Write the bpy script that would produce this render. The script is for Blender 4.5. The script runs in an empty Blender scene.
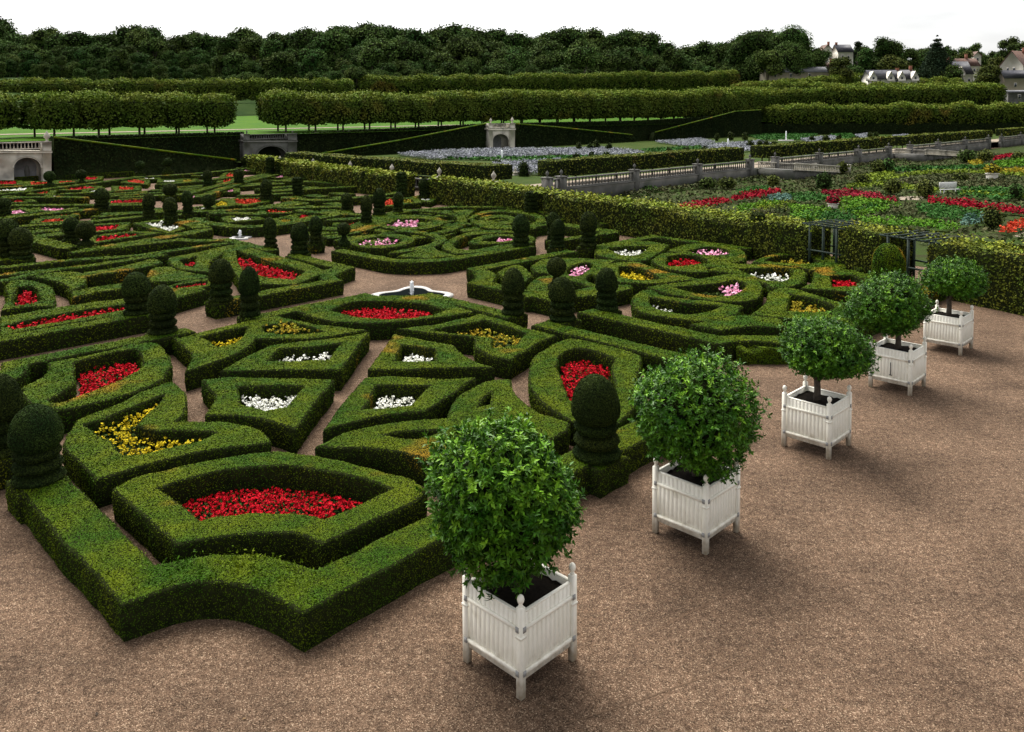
import bpy, math, random
import numpy as np
from mathutils import Vector
from mathutils.geometry import tessellate_polygon

rng = np.random.default_rng(7)
random.seed(7)
scene = bpy.context.scene
col = scene.collection
R = math.radians

# ------------------------------------------------------------------ camera
F, PITCH, ROLL, PCY, EYE = 817.524, R(2.95696), R(-0.25397), 152.397, 7.39945
YAW = R(45.1)
cs, sn = math.cos(YAW), math.sin(YAW)

def ray(x, y):
    a, b = x - 512.0, y - PCY
    cr, sr = math.cos(ROLL), math.sin(ROLL)
    a, b = a * cr + b * sr, -a * sr + b * cr
    c, s = math.cos(PITCH), math.sin(PITCH)
    return a / F, c - (b / F) * s, -s - (b / F) * c

def at(x, y, z=0.0):
    """photo pixel -> point on the level z"""
    dx, dy, dz = ray(x, y)
    t = (z - EYE) / dz
    return Vector((dx * t, dy * t, z))

def atd(x, y, d):
    """photo pixel -> point at forward distance d"""
    dx, dy, dz = ray(x, y)
    t = d / dy
    return Vector((dx * t, d, EYE + dz * t))

def UV(u, v, z=0.0):
    """garden axes (rows of the parterre) -> world"""
    return Vector((u * cs - v * sn, u * sn + v * cs, z))

def atv(x, y, v):
    """photo pixel -> point on the vertical plane v = const of the garden axes"""
    dx, dy, dz = ray(x, y)
    k = -dx * sn + dy * cs
    t = v / k
    return Vector((dx * t, dy * t, EYE + dz * t))

# ------------------------------------------------------------------ materials
def mat(name, base, rough=0.7, var=None, scale=3.0, island=0.0, spec=0.2, bump=0.0, bscale=40.0, extra=None, objvar=0.0):
    m = bpy.data.materials.new(name); m.use_nodes = True
    nt = m.node_tree; b = nt.nodes['Principled BSDF']
    b.inputs['Roughness'].default_value = rough
    b.inputs['Specular IOR Level'].default_value = spec
    out = None
    if var is None and not island:
        b.inputs['Base Color'].default_value = (*base, 1)
    else:
        geo = nt.nodes.new('ShaderNodeNewGeometry')
        mix = nt.nodes.new('ShaderNodeMix'); mix.data_type = 'RGBA'
        mix.inputs['A'].default_value = (*base, 1)
        mix.inputs['B'].default_value = (*(var or base), 1)
        n = nt.nodes.new('ShaderNodeTexNoise'); n.inputs['Scale'].default_value = scale
        n.inputs['Detail'].default_value = 4; n.inputs['Roughness'].default_value = 0.6
        nt.links.new(geo.outputs['Position'], n.inputs['Vector'])
        mr = nt.nodes.new('ShaderNodeMapRange')
        mr.inputs['From Min'].default_value = 0.36; mr.inputs['From Max'].default_value = 0.64
        nt.links.new(n.outputs['Fac'], mr.inputs['Value'])
        nt.links.new(mr.outputs['Result'], mix.inputs['Factor'])
        out = mix.outputs['Result']
        if extra:
            ecol, escale, lo, hi = extra
            n2 = nt.nodes.new('ShaderNodeTexNoise'); n2.inputs['Scale'].default_value = escale
            n2.inputs['Detail'].default_value = 2
            nt.links.new(geo.outputs['Position'], n2.inputs['Vector'])
            r2 = nt.nodes.new('ShaderNodeMapRange')
            r2.inputs['From Min'].default_value = lo; r2.inputs['From Max'].default_value = hi
            nt.links.new(n2.outputs['Fac'], r2.inputs['Value'])
            m2 = nt.nodes.new('ShaderNodeMix'); m2.data_type = 'RGBA'
            nt.links.new(out, m2.inputs['A']); m2.inputs['B'].default_value = (*ecol, 1)
            nt.links.new(r2.outputs['Result'], m2.inputs['Factor'])
            out = m2.outputs['Result']
        if island:
            hs = nt.nodes.new('ShaderNodeHueSaturation')
            r3 = nt.nodes.new('ShaderNodeMapRange')
            r3.inputs['To Min'].default_value = 1 - island; r3.inputs['To Max'].default_value = 1 + island
            nt.links.new(geo.outputs['Random Per Island'], r3.inputs['Value'])
            nt.links.new(r3.outputs['Result'], hs.inputs['Value'])
            nt.links.new(out, hs.inputs['Color'])
            out = hs.outputs['Color']
        if objvar:
            oi = nt.nodes.new('ShaderNodeObjectInfo'); h2 = nt.nodes.new('ShaderNodeHueSaturation')
            for sock, lo, hi, src in (('Value', 1 - objvar, 1 + objvar, 0), ('Hue', 0.475, 0.515, 1)):
                r4 = nt.nodes.new('ShaderNodeMapRange'); r4.inputs['To Min'].default_value = lo; r4.inputs['To Max'].default_value = hi
                if src:
                    m4 = nt.nodes.new('ShaderNodeMath'); m4.operation = 'FRACT'; m5 = nt.nodes.new('ShaderNodeMath'); m5.operation = 'MULTIPLY'; m5.inputs[1].default_value = 7.31
                    nt.links.new(oi.outputs['Random'], m5.inputs[0]); nt.links.new(m5.outputs[0], m4.inputs[0]); nt.links.new(m4.outputs[0], r4.inputs['Value'])
                else: nt.links.new(oi.outputs['Random'], r4.inputs['Value'])
                nt.links.new(r4.outputs['Result'], h2.inputs[sock])
            nt.links.new(out, h2.inputs['Color']); out = h2.outputs['Color']
        nt.links.new(out, b.inputs['Base Color'])
    if bump:
        geo = nt.nodes.new('ShaderNodeNewGeometry')
        n = nt.nodes.new('ShaderNodeTexNoise'); n.inputs['Scale'].default_value = bscale
        n.inputs['Detail'].default_value = 5
        nt.links.new(geo.outputs['Position'], n.inputs['Vector'])
        bp = nt.nodes.new('ShaderNodeBump'); bp.inputs['Strength'].default_value = bump
        bp.inputs['Distance'].default_value = 0.02
        nt.links.new(n.outputs['Fac'], bp.inputs['Height'])
        nt.links.new(bp.outputs['Normal'], b.inputs['Normal'])
    return m

M = {}
M['box'] = mat('box_leaves', (0.030, 0.076, 0.004), 0.65, (0.090, 0.121, 0.004), 0.9, 0.22, 0.03,
               extra=((0.26, 0.15, 0.012), 0.42, 0.635, 0.72))
def feet_dirt(m):
    nt = m.node_tree; L = nt.links; b = nt.nodes['Principled BSDF']; src = b.inputs['Base Color'].links[0].from_socket
    tc = nt.nodes.new('ShaderNodeTexCoord'); sp = nt.nodes.new('ShaderNodeSeparateXYZ'); L.new(tc.outputs['Object'], sp.inputs[0])
    n = nt.nodes.new('ShaderNodeTexNoise'); n.inputs['Scale'].default_value = 9; n.inputs['Detail'].default_value = 5; L.new(tc.outputs['Object'], n.inputs['Vector'])
    ma = nt.nodes.new('ShaderNodeMath'); ma.operation = 'MULTIPLY_ADD'; ma.inputs[1].default_value = -0.55; L.new(n.outputs['Fac'], ma.inputs[0]); L.new(sp.outputs['Z'], ma.inputs[2])
    mr = nt.nodes.new('ShaderNodeMapRange'); mr.inputs['From Min'].default_value = -0.28; mr.inputs['From Max'].default_value = 0.12
    mr.inputs['To Min'].default_value = 0.85; mr.inputs['To Max'].default_value = 0.0; L.new(ma.outputs[0], mr.inputs['Value'])
    mx = nt.nodes.new('ShaderNodeMix'); mx.data_type = 'RGBA'; L.new(mr.outputs['Result'], mx.inputs['Factor']); L.new(src, mx.inputs['A']); mx.inputs['B'].default_value = (0.27, 0.20, 0.12, 1)
    L.new(mx.outputs['Result'], b.inputs['Base Color'])
M['twig'] = mat('box_shaded_twigs', (0.010, 0.013, 0.005), 0.9, (0.018, 0.022, 0.008), 8.0, spec=0.0)  # near-black twigs; shade inside the hedge is put into the colour
M['yew'] = mat('yew_leaves', (0.013, 0.025, 0.006), 0.7, (0.032, 0.048, 0.009), 1.5, 0.4, 0.03, objvar=0.2)
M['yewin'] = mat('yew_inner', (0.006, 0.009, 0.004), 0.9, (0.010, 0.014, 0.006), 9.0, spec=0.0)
M['orange'] = mat('citrus_leaves', (0.019, 0.074, 0.004), 0.40, (0.060, 0.150, 0.007), 2.2, 0.45, 0.12)
M['bark'] = mat('bark', (0.045, 0.035, 0.026), 0.9, (0.08, 0.065, 0.05), 14.0, bump=0.4, bscale=60)
M['white'] = mat('white_paint', (0.86, 0.83, 0.73), 0.5, (0.80, 0.77, 0.66), 5.0, spec=0.3, bump=0.05, bscale=30,
                 extra=((0.58, 0.53, 0.42), 3.0, 0.66, 0.85))
feet_dirt(M['white'])
M['soil'] = mat('soil', (0.007, 0.006, 0.005), 0.95, (0.014, 0.011, 0.008), 20, bump=0.6, bscale=30, spec=0.02)
M['iron'] = mat('iron', (0.03, 0.03, 0.03), 0.6)
M['red'] = mat('red_petals', (0.44, 0.006, 0.016), 0.6, (0.30, 0.005, 0.010), 3.0, 0.35, spec=0.02)
M['redk'] = mat('crimson_petals', (0.26, 0.006, 0.018), 0.7, (0.17, 0.005, 0.012), 1.0, 0.4, spec=0.02)
M['orangered'] = mat('orange_red_petals', (0.50, 0.055, 0.020), 0.6, (0.38, 0.03, 0.015), 3.0, 0.35, spec=0.02)
M['pink'] = mat('pink_petals', (0.75, 0.24, 0.42), 0.6, (0.75, 0.45, 0.55), 3.0, 0.25, spec=0.02)
M['whitef'] = mat('white_petals', (0.80, 0.80, 0.74), 0.6, (0.72, 0.72, 0.62), 3.0, 0.2, spec=0.02)
M['yellow'] = mat('yellow_petals', (0.50, 0.37, 0.012), 0.7, (0.36, 0.29, 0.014), 3.0, 0.3, spec=0.02)
M['ochre'] = mat('ochre_petals', (0.30, 0.19, 0.015), 0.7, (0.20, 0.21, 0.018), 3.0, 0.3, spec=0.02)
M['bedleaf'] = mat('bed_leaves', (0.020, 0.040, 0.008), 0.7, (0.04, 0.06, 0.012), 3.0, 0.4, spec=0.02)
M['lime'] = mat('lime_leaves', (0.044, 0.076, 0.010), 0.65, (0.076, 0.100, 0.014), 0.35, 0.4, 0.03,
                extra=((0.14, 0.105, 0.02), 0.12, 0.60, 0.72))
M['wood'] = mat('forest_leaves', (0.032, 0.072, 0.016), 0.75, (0.064, 0.102, 0.022), 0.16, 0.45, 0.03, objvar=0.24)
M['conifer'] = mat('conifer_needles', (0.012, 0.024, 0.012), 0.8, (0.022, 0.036, 0.016), 0.2, 0.4, 0.03)
M['olive'] = mat('olive_green_leaves', (0.055, 0.075, 0.016), 0.7, (0.085, 0.095, 0.02), 0.3, 0.4, 0.03)
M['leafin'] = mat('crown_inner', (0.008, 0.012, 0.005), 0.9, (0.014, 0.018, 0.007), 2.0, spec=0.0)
M['vine'] = mat('vine_leaves', (0.062, 0.095, 0.012), 0.6, (0.125, 0.130, 0.017), 0.9, 0.45, 0.03,
                extra=((0.18, 0.10, 0.03), 0.5, 0.66, 0.78))
M['ivy'] = mat('ivy_leaves', (0.010, 0.020, 0.006), 0.7, (0.020, 0.030, 0.008), 0.4, 0.4, 0.03)
M['green1'] = mat('bright_leaf_crop', (0.045, 0.14, 0.010), 0.6, (0.10, 0.19, 0.014), 1.2, 0.35, spec=0.02)
M['green2'] = mat('dark_leaf_crop', (0.025, 0.085, 0.015), 0.6, (0.04, 0.11, 0.02), 1.2, 0.35, spec=0.02)
M['green3'] = mat('yellow_green_crop', (0.15, 0.20, 0.015), 0.6, (0.09, 0.13, 0.015), 1.2, 0.35, spec=0.02)
M['bluegreen'] = mat('blue_green_crop', (0.07, 0.14, 0.11), 0.6, (0.10, 0.17, 0.14), 1.2, 0.3, spec=0.02)
M['purplish'] = mat('brown_green_crop', (0.07, 0.065, 0.03), 0.7, (0.05, 0.07, 0.025), 1.2, 0.35, spec=0.02)
M['maroon'] = mat('maroon_crop', (0.25, 0.015, 0.03), 0.7, (0.16, 0.01, 0.02), 1.2, 0.35, spec=0.02)
M['lavender'] = mat('silver_blue_flowers', (0.27, 0.27, 0.32), 0.8, (0.19, 0.21, 0.20), 0.8, 0.3, spec=0.02)
M['stone'] = mat('limestone', (0.52, 0.48, 0.40), 0.85, (0.38, 0.35, 0.29), 0.9, bump=0.3, bscale=6,
                 extra=((0.16, 0.15, 0.13), 0.6, 0.56, 0.72))
M['greystone'] = mat('weathered_stone', (0.135, 0.13, 0.12), 0.9, (0.08, 0.078, 0.07), 0.8, bump=0.4, bscale=5,
                     extra=((0.07, 0.075, 0.06), 0.5, 0.54, 0.7))
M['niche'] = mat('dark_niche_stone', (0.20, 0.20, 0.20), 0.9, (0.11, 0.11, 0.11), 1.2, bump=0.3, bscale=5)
M['water'] = mat('dark_water', (0.006, 0.008, 0.008), 0.9, spec=0.0)
M['jet'] = mat('white_water', (0.85, 0.87, 0.88), 0.3)
M['rim'] = mat('pale_basin_stone', (0.46, 0.45, 0.42), 0.7, (0.34, 0.33, 0.31), 3.0)
M['trellis'] = mat('trellis_paint', (0.015, 0.028, 0.022), 0.6, (0.025, 0.04, 0.03), 3.0)
M['plaster'] = mat('pale_plaster', (0.62, 0.59, 0.52), 0.85, (0.54, 0.50, 0.43), 0.5)
M['beige'] = mat('beige_render', (0.34, 0.30, 0.22), 0.9, (0.28, 0.24, 0.18), 0.5)
M['slate'] = mat('slate_roof', (0.075, 0.075, 0.085), 0.6, (0.05, 0.05, 0.06), 0.8, bump=0.3, bscale=4)
M['tile'] = mat('brown_tile_roof', (0.13, 0.075, 0.055), 0.8, (0.09, 0.055, 0.045), 0.8, bump=0.3, bscale=4)
M['greyroof'] = mat('grey_roof', (0.19, 0.19, 0.20), 0.7, (0.14, 0.14, 0.15), 0.5)
M['brick'] = mat('chimney_brick', (0.26, 0.11, 0.07), 0.9, (0.20, 0.08, 0.055), 2.0)
M['limetip'] = mat('lime_fresh_lit_shoots', (0.10, 0.16, 0.016), 0.65, (0.155, 0.18, 0.024), 0.35, 0.35, 0.03)  # young lime growth; light on the crown tops is put into its colour
M['vinetip'] = mat('vine_fresh_lit_shoots', (0.13, 0.19, 0.016), 0.6, (0.20, 0.205, 0.024), 0.9, 0.35, 0.03)  # young vine growth, coloured paler so the arbour top looks lit
M['orangetip'] = mat('citrus_fresh_lit_leaves', (0.085, 0.21, 0.010), 0.4, (0.150, 0.29, 0.016), 2.2, 0.35, 0.12)  # young upper leaves; crown highlights are painted into this colour
M['glass'] = mat('window_glass', (0.03, 0.035, 0.04), 0.1, spec=0.5)
M['terracotta'] = mat('terracotta', (0.35, 0.17, 0.10), 0.8)
M['cloth1'] = mat('white_cloth', (0.5, 0.5, 0.48), 0.9)
M['cloth2'] = mat('dark_cloth', (0.03, 0.03, 0.04), 0.9)
M['cloth3'] = mat('brown_red_cloth', (0.2, 0.05, 0.04), 0.9)
M['skin'] = mat('skin', (0.45, 0.28, 0.2), 0.7)
M['hair'] = mat('hair', (0.03, 0.02, 0.015), 0.8)
M['grass'] = mat('lawn', (0.032, 0.090, 0.005), 0.8, (0.050, 0.110, 0.006), 0.25, bump=0.4, bscale=8, spec=0.02)
M['meadow'] = mat('rough_grass', (0.016, 0.035, 0.007), 0.9, (0.028, 0.05, 0.01), 0.1, bump=0.4, bscale=3, spec=0.02)
M['terrace'] = mat('terrace_grass_and_gravel', (0.026, 0.048, 0.009), 0.9, (0.045, 0.06, 0.014), 0.25, spec=0.02)
M['earth'] = mat('kitchen_garden_earth', (0.030, 0.030, 0.014), 0.95, (0.030, 0.055, 0.010), 0.5, bump=0.5, bscale=10, spec=0.02)
M['pathgravel'] = mat('pale_path_gravel', (0.28, 0.235, 0.18), 0.95, (0.23, 0.19, 0.15), 0.6, bump=0.3, bscale=30, spec=0.02)

def gravel():
    m = bpy.data.materials.new('pink_brown_gravel'); m.use_nodes = True
    nt = m.node_tree; b = nt.nodes['Principled BSDF']; L = nt.links
    b.inputs['Roughness'].default_value = 0.95; b.inputs['Specular IOR Level'].default_value = 0.1
    geo = nt.nodes.new('ShaderNodeNewGeometry')
    vor = nt.nodes.new('ShaderNodeTexVoronoi'); vor.inputs['Scale'].default_value = 78
    L.new(geo.outputs['Position'], vor.inputs['Vector'])
    hs = nt.nodes.new('ShaderNodeSeparateColor'); L.new(vor.outputs['Color'], hs.inputs['Color'])
    ramp = nt.nodes.new('ShaderNodeValToRGB')
    cr = ramp.color_ramp
    cr.elements[0].position = 0.0; cr.elements[0].color = (0.044, 0.026, 0.014, 1)
    cr.elements[1].position = 1.0; cr.elements[1].color = (0.41, 0.30, 0.205, 1)
    for p, c in ((0.30, (0.106, 0.066, 0.042)), (0.65, (0.155, 0.099, 0.064)), (0.88, (0.208, 0.137, 0.090))):
        e = cr.elements.new(p); e.color = (*c, 1)
    L.new(hs.outputs['Red'], ramp.inputs['Fac'])
    # broad wear and raked patches
    n = nt.nodes.new('ShaderNodeTexNoise'); n.inputs['Scale'].default_value = 0.55; n.inputs['Detail'].default_value = 6
    n.inputs['Roughness'].default_value = 0.65
    L.new(geo.outputs['Position'], n.inputs['Vector'])
    mr = nt.nodes.new('ShaderNodeMapRange')
    mr.inputs['From Min'].default_value = 0.3; mr.inputs['From Max'].default_value = 0.7
    mr.inputs['To Min'].default_value = 0.62; mr.inputs['To Max'].default_value = 1.28
    L.new(n.outputs['Fac'], mr.inputs['Value'])
    n3 = nt.nodes.new('ShaderNodeTexNoise'); n3.inputs['Scale'].default_value = 9; n3.inputs['Detail'].default_value = 4
    L.new(geo.outputs['Position'], n3.inputs['Vector'])
    mr3 = nt.nodes.new('ShaderNodeMapRange')
    mr3.inputs['From Min'].default_value = 0.3; mr3.inputs['From Max'].default_value = 0.7
    mr3.inputs['To Min'].default_value = 0.66; mr3.inputs['To Max'].default_value = 1.24
    L.new(n3.outputs['Fac'], mr3.inputs['Value'])
    # faint rake and wheel lines along the walk
    mp = nt.nodes.new('ShaderNodeMapping'); mp.inputs['Rotation'].default_value = (0, 0, -YAW); mp.inputs['Scale'].default_value = (0.22, 5.5, 1)
    L.new(geo.outputs['Position'], mp.inputs['Vector'])
    n4 = nt.nodes.new('ShaderNodeTexNoise'); n4.inputs['Scale'].default_value = 1.0; n4.inputs['Detail'].default_value = 3; L.new(mp.outputs['Vector'], n4.inputs['Vector'])
    mr4 = nt.nodes.new('ShaderNodeMapRange'); mr4.inputs['From Min'].default_value = 0.3; mr4.inputs['From Max'].default_value = 0.7
    mr4.inputs['To Min'].default_value = 0.93; mr4.inputs['To Max'].default_value = 1.06
    L.new(n4.outputs['Fac'], mr4.inputs['Value'])
    mu0 = nt.nodes.new('ShaderNodeMath'); mu0.operation = 'MULTIPLY'; L.new(mr.outputs['Result'], mu0.inputs[0]); L.new(mr4.outputs['Result'], mu0.inputs[1])
    mu = nt.nodes.new('ShaderNodeMath'); mu.operation = 'MULTIPLY'
    L.new(mu0.outputs['Value'], mu.inputs[0]); L.new(mr3.outputs['Result'], mu.inputs[1])
    h = nt.nodes.new('ShaderNodeHueSaturation'); L.new(ramp.outputs['Color'], h.inputs['Color'])
    L.new(mu.outputs['Value'], h.inputs['Value'])
    L.new(h.outputs['Color'], b.inputs['Base Color'])
    bp = nt.nodes.new('ShaderNodeBump'); bp.inputs['Strength'].default_value = 0.9; bp.inputs['Distance'].default_value = 0.02
    ad = nt.nodes.new('ShaderNodeMath'); ad.operation = 'MULTIPLY_ADD'
    ad.inputs[1].default_value = 2.0
    L.new(n3.outputs['Fac'], ad.inputs[0]); L.new(vor.outputs['Distance'], ad.inputs[2])
    L.new(ad.outputs['Value'], bp.inputs['Height']); L.new(bp.outputs['Normal'], b.inputs['Normal'])
    return m
M['gravel'] = gravel()
M['steel'] = mat('grey_steel', (0.30, 0.30, 0.29), 0.5)
M['rut'] = mat('pressed_damp_gravel', (0.075, 0.048, 0.031), 0.95, (0.13, 0.085, 0.055), 25.0, spec=0.05)
M['litter'] = mat('dry_leaves', (0.10, 0.06, 0.025), 0.8, (0.04, 0.025, 0.015), 2.0, 0.6)

# ------------------------------------------------------------------ object helpers
def tag(o, label=None, cat=None, group=None, kind=None):
    if label: o['label'] = label
    if cat: o['category'] = cat
    if group: o['group'] = group
    if kind: o['kind'] = kind
    return o

def empty(name, loc=(0, 0, 0), rz=0.0):
    o = bpy.data.objects.new(name, None); col.objects.link(o)
    o.location = loc; o.rotation_euler = (0, 0, rz); o.empty_display_size = 0.2
    return o

def copy_tree(o, parent=None):
    c = o.copy(); col.objects.link(c); c.parent = parent
    for ch in list(o.children):
        copy_tree(ch, c)
    return c

class MB:
    """collects shapes; build() links them as ONE mesh object"""
    def __init__(s):
        s.V = []; s.Fs = []; s.n = 0
    def add(s, verts, faces, mi=0):
        verts = np.asarray(verts, dtype=np.float64).reshape(-1, 3)
        if len(verts) == 0: return
        if isinstance(faces, np.ndarray):
            s.Fs.append((faces + s.n, mi))
        else:
            by = {}
            for f in faces: by.setdefault(len(f), []).append(f)
            for k, fl in by.items(): s.Fs.append((np.array(fl, dtype=np.int64) + s.n, mi))
        s.V.append(verts); s.n += len(verts)
    def box(s, c, size, mi=0, rz=0.0, bev=0.0):
        x, y, z = size[0] / 2, size[1] / 2, size[2] / 2
        if bev > 0:
            b = min(bev, x * .9, y * .9, z * .9)
            P = []
            for (zz, ins) in ((-z, b), (-z + b, 0), (z - b, 0), (z, b)):
                for sx, sy in ((-1, -1), (1, -1), (1, 1), (-1, 1)):
                    P.append((sx * (x - ins), sy * (y - ins), zz))
            fs = [(3, 2, 1, 0), (12, 13, 14, 15)]
            for k in range(3):
                for i in range(4):
                    j = (i + 1) % 4
                    fs.append((4 * k + i, 4 * k + j, 4 * k + 4 + j, 4 * k + 4 + i))
        else:
            P = [(sx * x, sy * y, sz * z) for sz in (-1, 1) for sx, sy in ((-1, -1), (1, -1), (1, 1), (-1, 1))]
            fs = [(3, 2, 1, 0), (4, 5, 6, 7)] + [(i, (i + 1) % 4, 4 + (i + 1) % 4, 4 + i) for i in range(4)]
        P = np.array(P); c_, s_ = math.cos(rz), math.sin(rz)
        Q = P.copy(); Q[:, 0] = P[:, 0] * c_ - P[:, 1] * s_; Q[:, 1] = P[:, 0] * s_ + P[:, 1] * c_
        s.add(Q + np.array(c), fs, mi)
    def lathe(s, prof, c=(0, 0, 0), n=16, mi=0):
        P = []
        for r, z in prof:
            for i in range(n):
                a = 2 * math.pi * i / n
                P.append((c[0] + r * math.cos(a), c[1] + r * math.sin(a), c[2] + z))
        fs = []
        for k in range(len(prof) - 1):
            for i in range(n):
                j = (i + 1) % n
                fs.append((k * n + i, k * n + j, (k + 1) * n + j, (k + 1) * n + i))
        fs.append(tuple(range(n - 1, -1, -1))); fs.append(tuple((len(prof) - 1) * n + i for i in range(n)))
        s.add(P, fs, mi)
    def tube(s, pts, rads, n=7, mi=0):
        pts = [Vector(p) for p in pts]; P = []
        for i, p in enumerate(pts):
            d = (pts[min(i + 1, len(pts) - 1)] - pts[max(i - 1, 0)]).normalized()
            a = d.orthogonal().normalized(); b = d.cross(a)
            r = rads[i] if not np.isscalar(rads) else rads
            for k in range(n):
                t = 2 * math.pi * k / n
                P.append(p + a * (r * math.cos(t)) + b * (r * math.sin(t)))
        fs = []
        for i in range(len(pts) - 1):
            for k in range(n):
                j = (k + 1) % n
                fs.append((i * n + k, i * n + j, (i + 1) * n + j, (i + 1) * n + k))
        fs.append(tuple(range(n - 1, -1, -1))); fs.append(tuple((len(pts) - 1) * n + k for k in range(n)))
        s.add([tuple(p) for p in P], fs, mi)
    def prism(s, front, back, mi=0):
        """two matching outlines (lists of points) joined into a solid"""
        n = len(front)
        P = [tuple(p) for p in front] + [tuple(p) for p in back]
        fs = [(i, (i + 1) % n, n + (i + 1) % n, n + i) for i in range(n)]
        tris = tessellate_polygon([[Vector(p) for p in front]])
        for t in tris:
            fs.append(tuple(t)); fs.append(tuple(n + i for i in reversed(t)))
        s.add(P, fs, mi)
    def build(s, name, mats, parent=None, smooth=False):
        me = bpy.data.meshes.new(name)
        V = np.concatenate(s.V) if s.V else np.zeros((0, 3))
        me.vertices.add(len(V)); me.vertices.foreach_set('co', V.astype(np.float32).ravel())
        idx = np.concatenate([f.ravel() for f, _ in s.Fs]).astype(np.int32)
        tot = np.concatenate([np.full(len(f), f.shape[1]) for f, _ in s.Fs]).astype(np.int32)
        mi = np.concatenate([np.full(len(f), m) for f, m in s.Fs]).astype(np.int32)
        start = np.concatenate([[0], np.cumsum(tot)[:-1]]).astype(np.int32)
        me.loops.add(len(idx)); me.loops.foreach_set('vertex_index', idx)
        me.polygons.add(len(tot)); me.polygons.foreach_set('loop_start', start)
        me.polygons.foreach_set('material_index', mi)
        if smooth: me.polygons.foreach_set('use_smooth', np.ones(len(tot), dtype=bool))
        if not isinstance(mats, (list, tuple)): mats = [mats]
        for m in mats: me.materials.append(m)
        me.update(calc_edges=True)
        o = bpy.data.objects.new(name, me); col.objects.link(o)
        if parent: o.parent = parent
        return o

def unit(a):
    return a / np.maximum(np.linalg.norm(a, axis=1, keepdims=True), 1e-9)

def cards(P, N, size, aspect=0.6, tilt=0.8, lift=0.3):
    """leaf shaped quads at points P, roughly facing N"""
    n = len(P)
    size = np.broadcast_to(np.asarray(size, float), (n,))[:, None]
    nn = unit(N + rng.normal(0, tilt, (n, 3)))
    t = unit(np.cross(nn, unit(rng.normal(0, 1, (n, 3)))))
    b = np.cross(nn, t)
    c = P + N * size * rng.uniform(-0.1, lift, (n, 1)) * 1.0
    l = size * rng.uniform(0.35, 0.65, (n, 1)); w = l * aspect
    V = np.stack([c - t * l, c - b * w + t * l * .1, c + t * l, c + b * w + t * l * .1], axis=1).reshape(-1, 3)
    Fc = np.arange(4 * n).reshape(-1, 4)
    return V, Fc

# ------------------------------------------------------------------ outline language
HH = 0.57      # height of the parterre hedges
KUV = (EYE - HH) / (EYE - 0.52)
def parse(txt, z=HH, smooth=False, step=0.16):
    """'x,y' photo pixels on level z or '@u,v' garden axes; suffix s = smooth point, c = corner"""
    pts = []
    for tk in txt.split():
        sm = smooth
        if tk[-1] == 's': sm = True; tk = tk[:-1]
        elif tk[-1] == 'c': sm = False; tk = tk[:-1]
        if tk[0] == '@':
            u, v = map(float, tk[1:].split(',')); p = UV(u, v) * KUV
        else:
            x, y = map(float, tk.split(',')); p = at(x, y, z)
        pts.append((np.array([p[0], p[1]]), sm))
    return spline(pts, step)

def spline(pts, step=0.16, closed=True):
    n = len(pts); out = []
    for i in range(n if closed else n - 1):
        p0, p1, p2, p3 = pts[i - 1][0], pts[i][0], pts[(i + 1) % n][0], pts[(i + 2) % n][0]
        ch = p2 - p1; L = np.linalg.norm(ch)
        if L < 1e-6: continue
        m1 = ch; m2 = ch
        if pts[i][1]:
            t = (p2 - p0); t = t / max(np.linalg.norm(t), 1e-6); m1 = t * L
        if pts[(i + 1) % n][1]:
            t = (p3 - p1); t = t / max(np.linalg.norm(t), 1e-6); m2 = t * L
        d = np.linalg.norm(p1)
        st = step * max(1.0, d / 22.0)
        k = max(1, int(round(L / st)))
        for j in range(k):
            t = j / k
            h1 = 2*t**3 - 3*t**2 + 1; h2 = -2*t**3 + 3*t**2; h3 = t**3 - 2*t**2 + t; h4 = t**3 - t**2
            out.append(p1 * h1 + p2 * h2 + m1 * h3 + m2 * h4)
    return np.array(out)

def area(P):
    x, y = P[:, 0], P[:, 1]
    return 0.5 * np.sum(x * np.roll(y, -1) - y * np.roll(x, -1))

def inset(P, d):
    e = np.roll(P, -1, 0) - P
    e = e / np.maximum(np.linalg.norm(e, axis=1, keepdims=True), 1e-9)
    nr = np.stack([-e[:, 1], e[:, 0]], 1)
    m = nr + np.roll(nr, 1, 0)
    m = m / np.maximum(np.linalg.norm(m, axis=1, keepdims=True), 1e-9)
    k = np.clip(np.sum(m * nr, axis=1), 0.5, 1.0)[:, None]
    return P + m * d / k

def inside(P, q):
    """points q (n,2) inside polygon P"""
    r = np.zeros(len(q), bool)
    x, y = q[:, 0], q[:, 1]
    for i in range(len(P)):
        x1, y1 = P[i - 1]; x2, y2 = P[i]
        if y1 == y2: continue
        c = ((y1 > y) != (y2 > y)) & (x < (x2 - x1) * (y - y1) / (y2 - y1) + x1)
        r ^= c
    return r

TOTAL = [0]
def leafsize(d):
    return np.clip(0.0020 * d, 0.024, 0.11)

def sample_tris(A, B, C, dens_of_d, cov):
    """area samples with density falling with the square of the distance"""
    ar = 0.5 * np.linalg.norm(np.cross(B - A, C - A), axis=1)
    cen = (A + B + C) / 3
    d = np.linalg.norm(cen[:, :2], axis=1)
    s = dens_of_d(d)
    want = ar * cov / (s * s * 0.30)
    k = np.floor(want + rng.random(len(want))).astype(int)
    i = np.repeat(np.arange(len(ar)), k)
    u = rng.random((len(i), 1)); v = rng.random((len(i), 1))
    f = (u + v) > 1; u = np.where(f, 1 - u, u); v = np.where(f, 1 - v, v)
    return A[i] + (B[i] - A[i]) * u + (C[i] - A[i]) * v, i, s[i]

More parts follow.
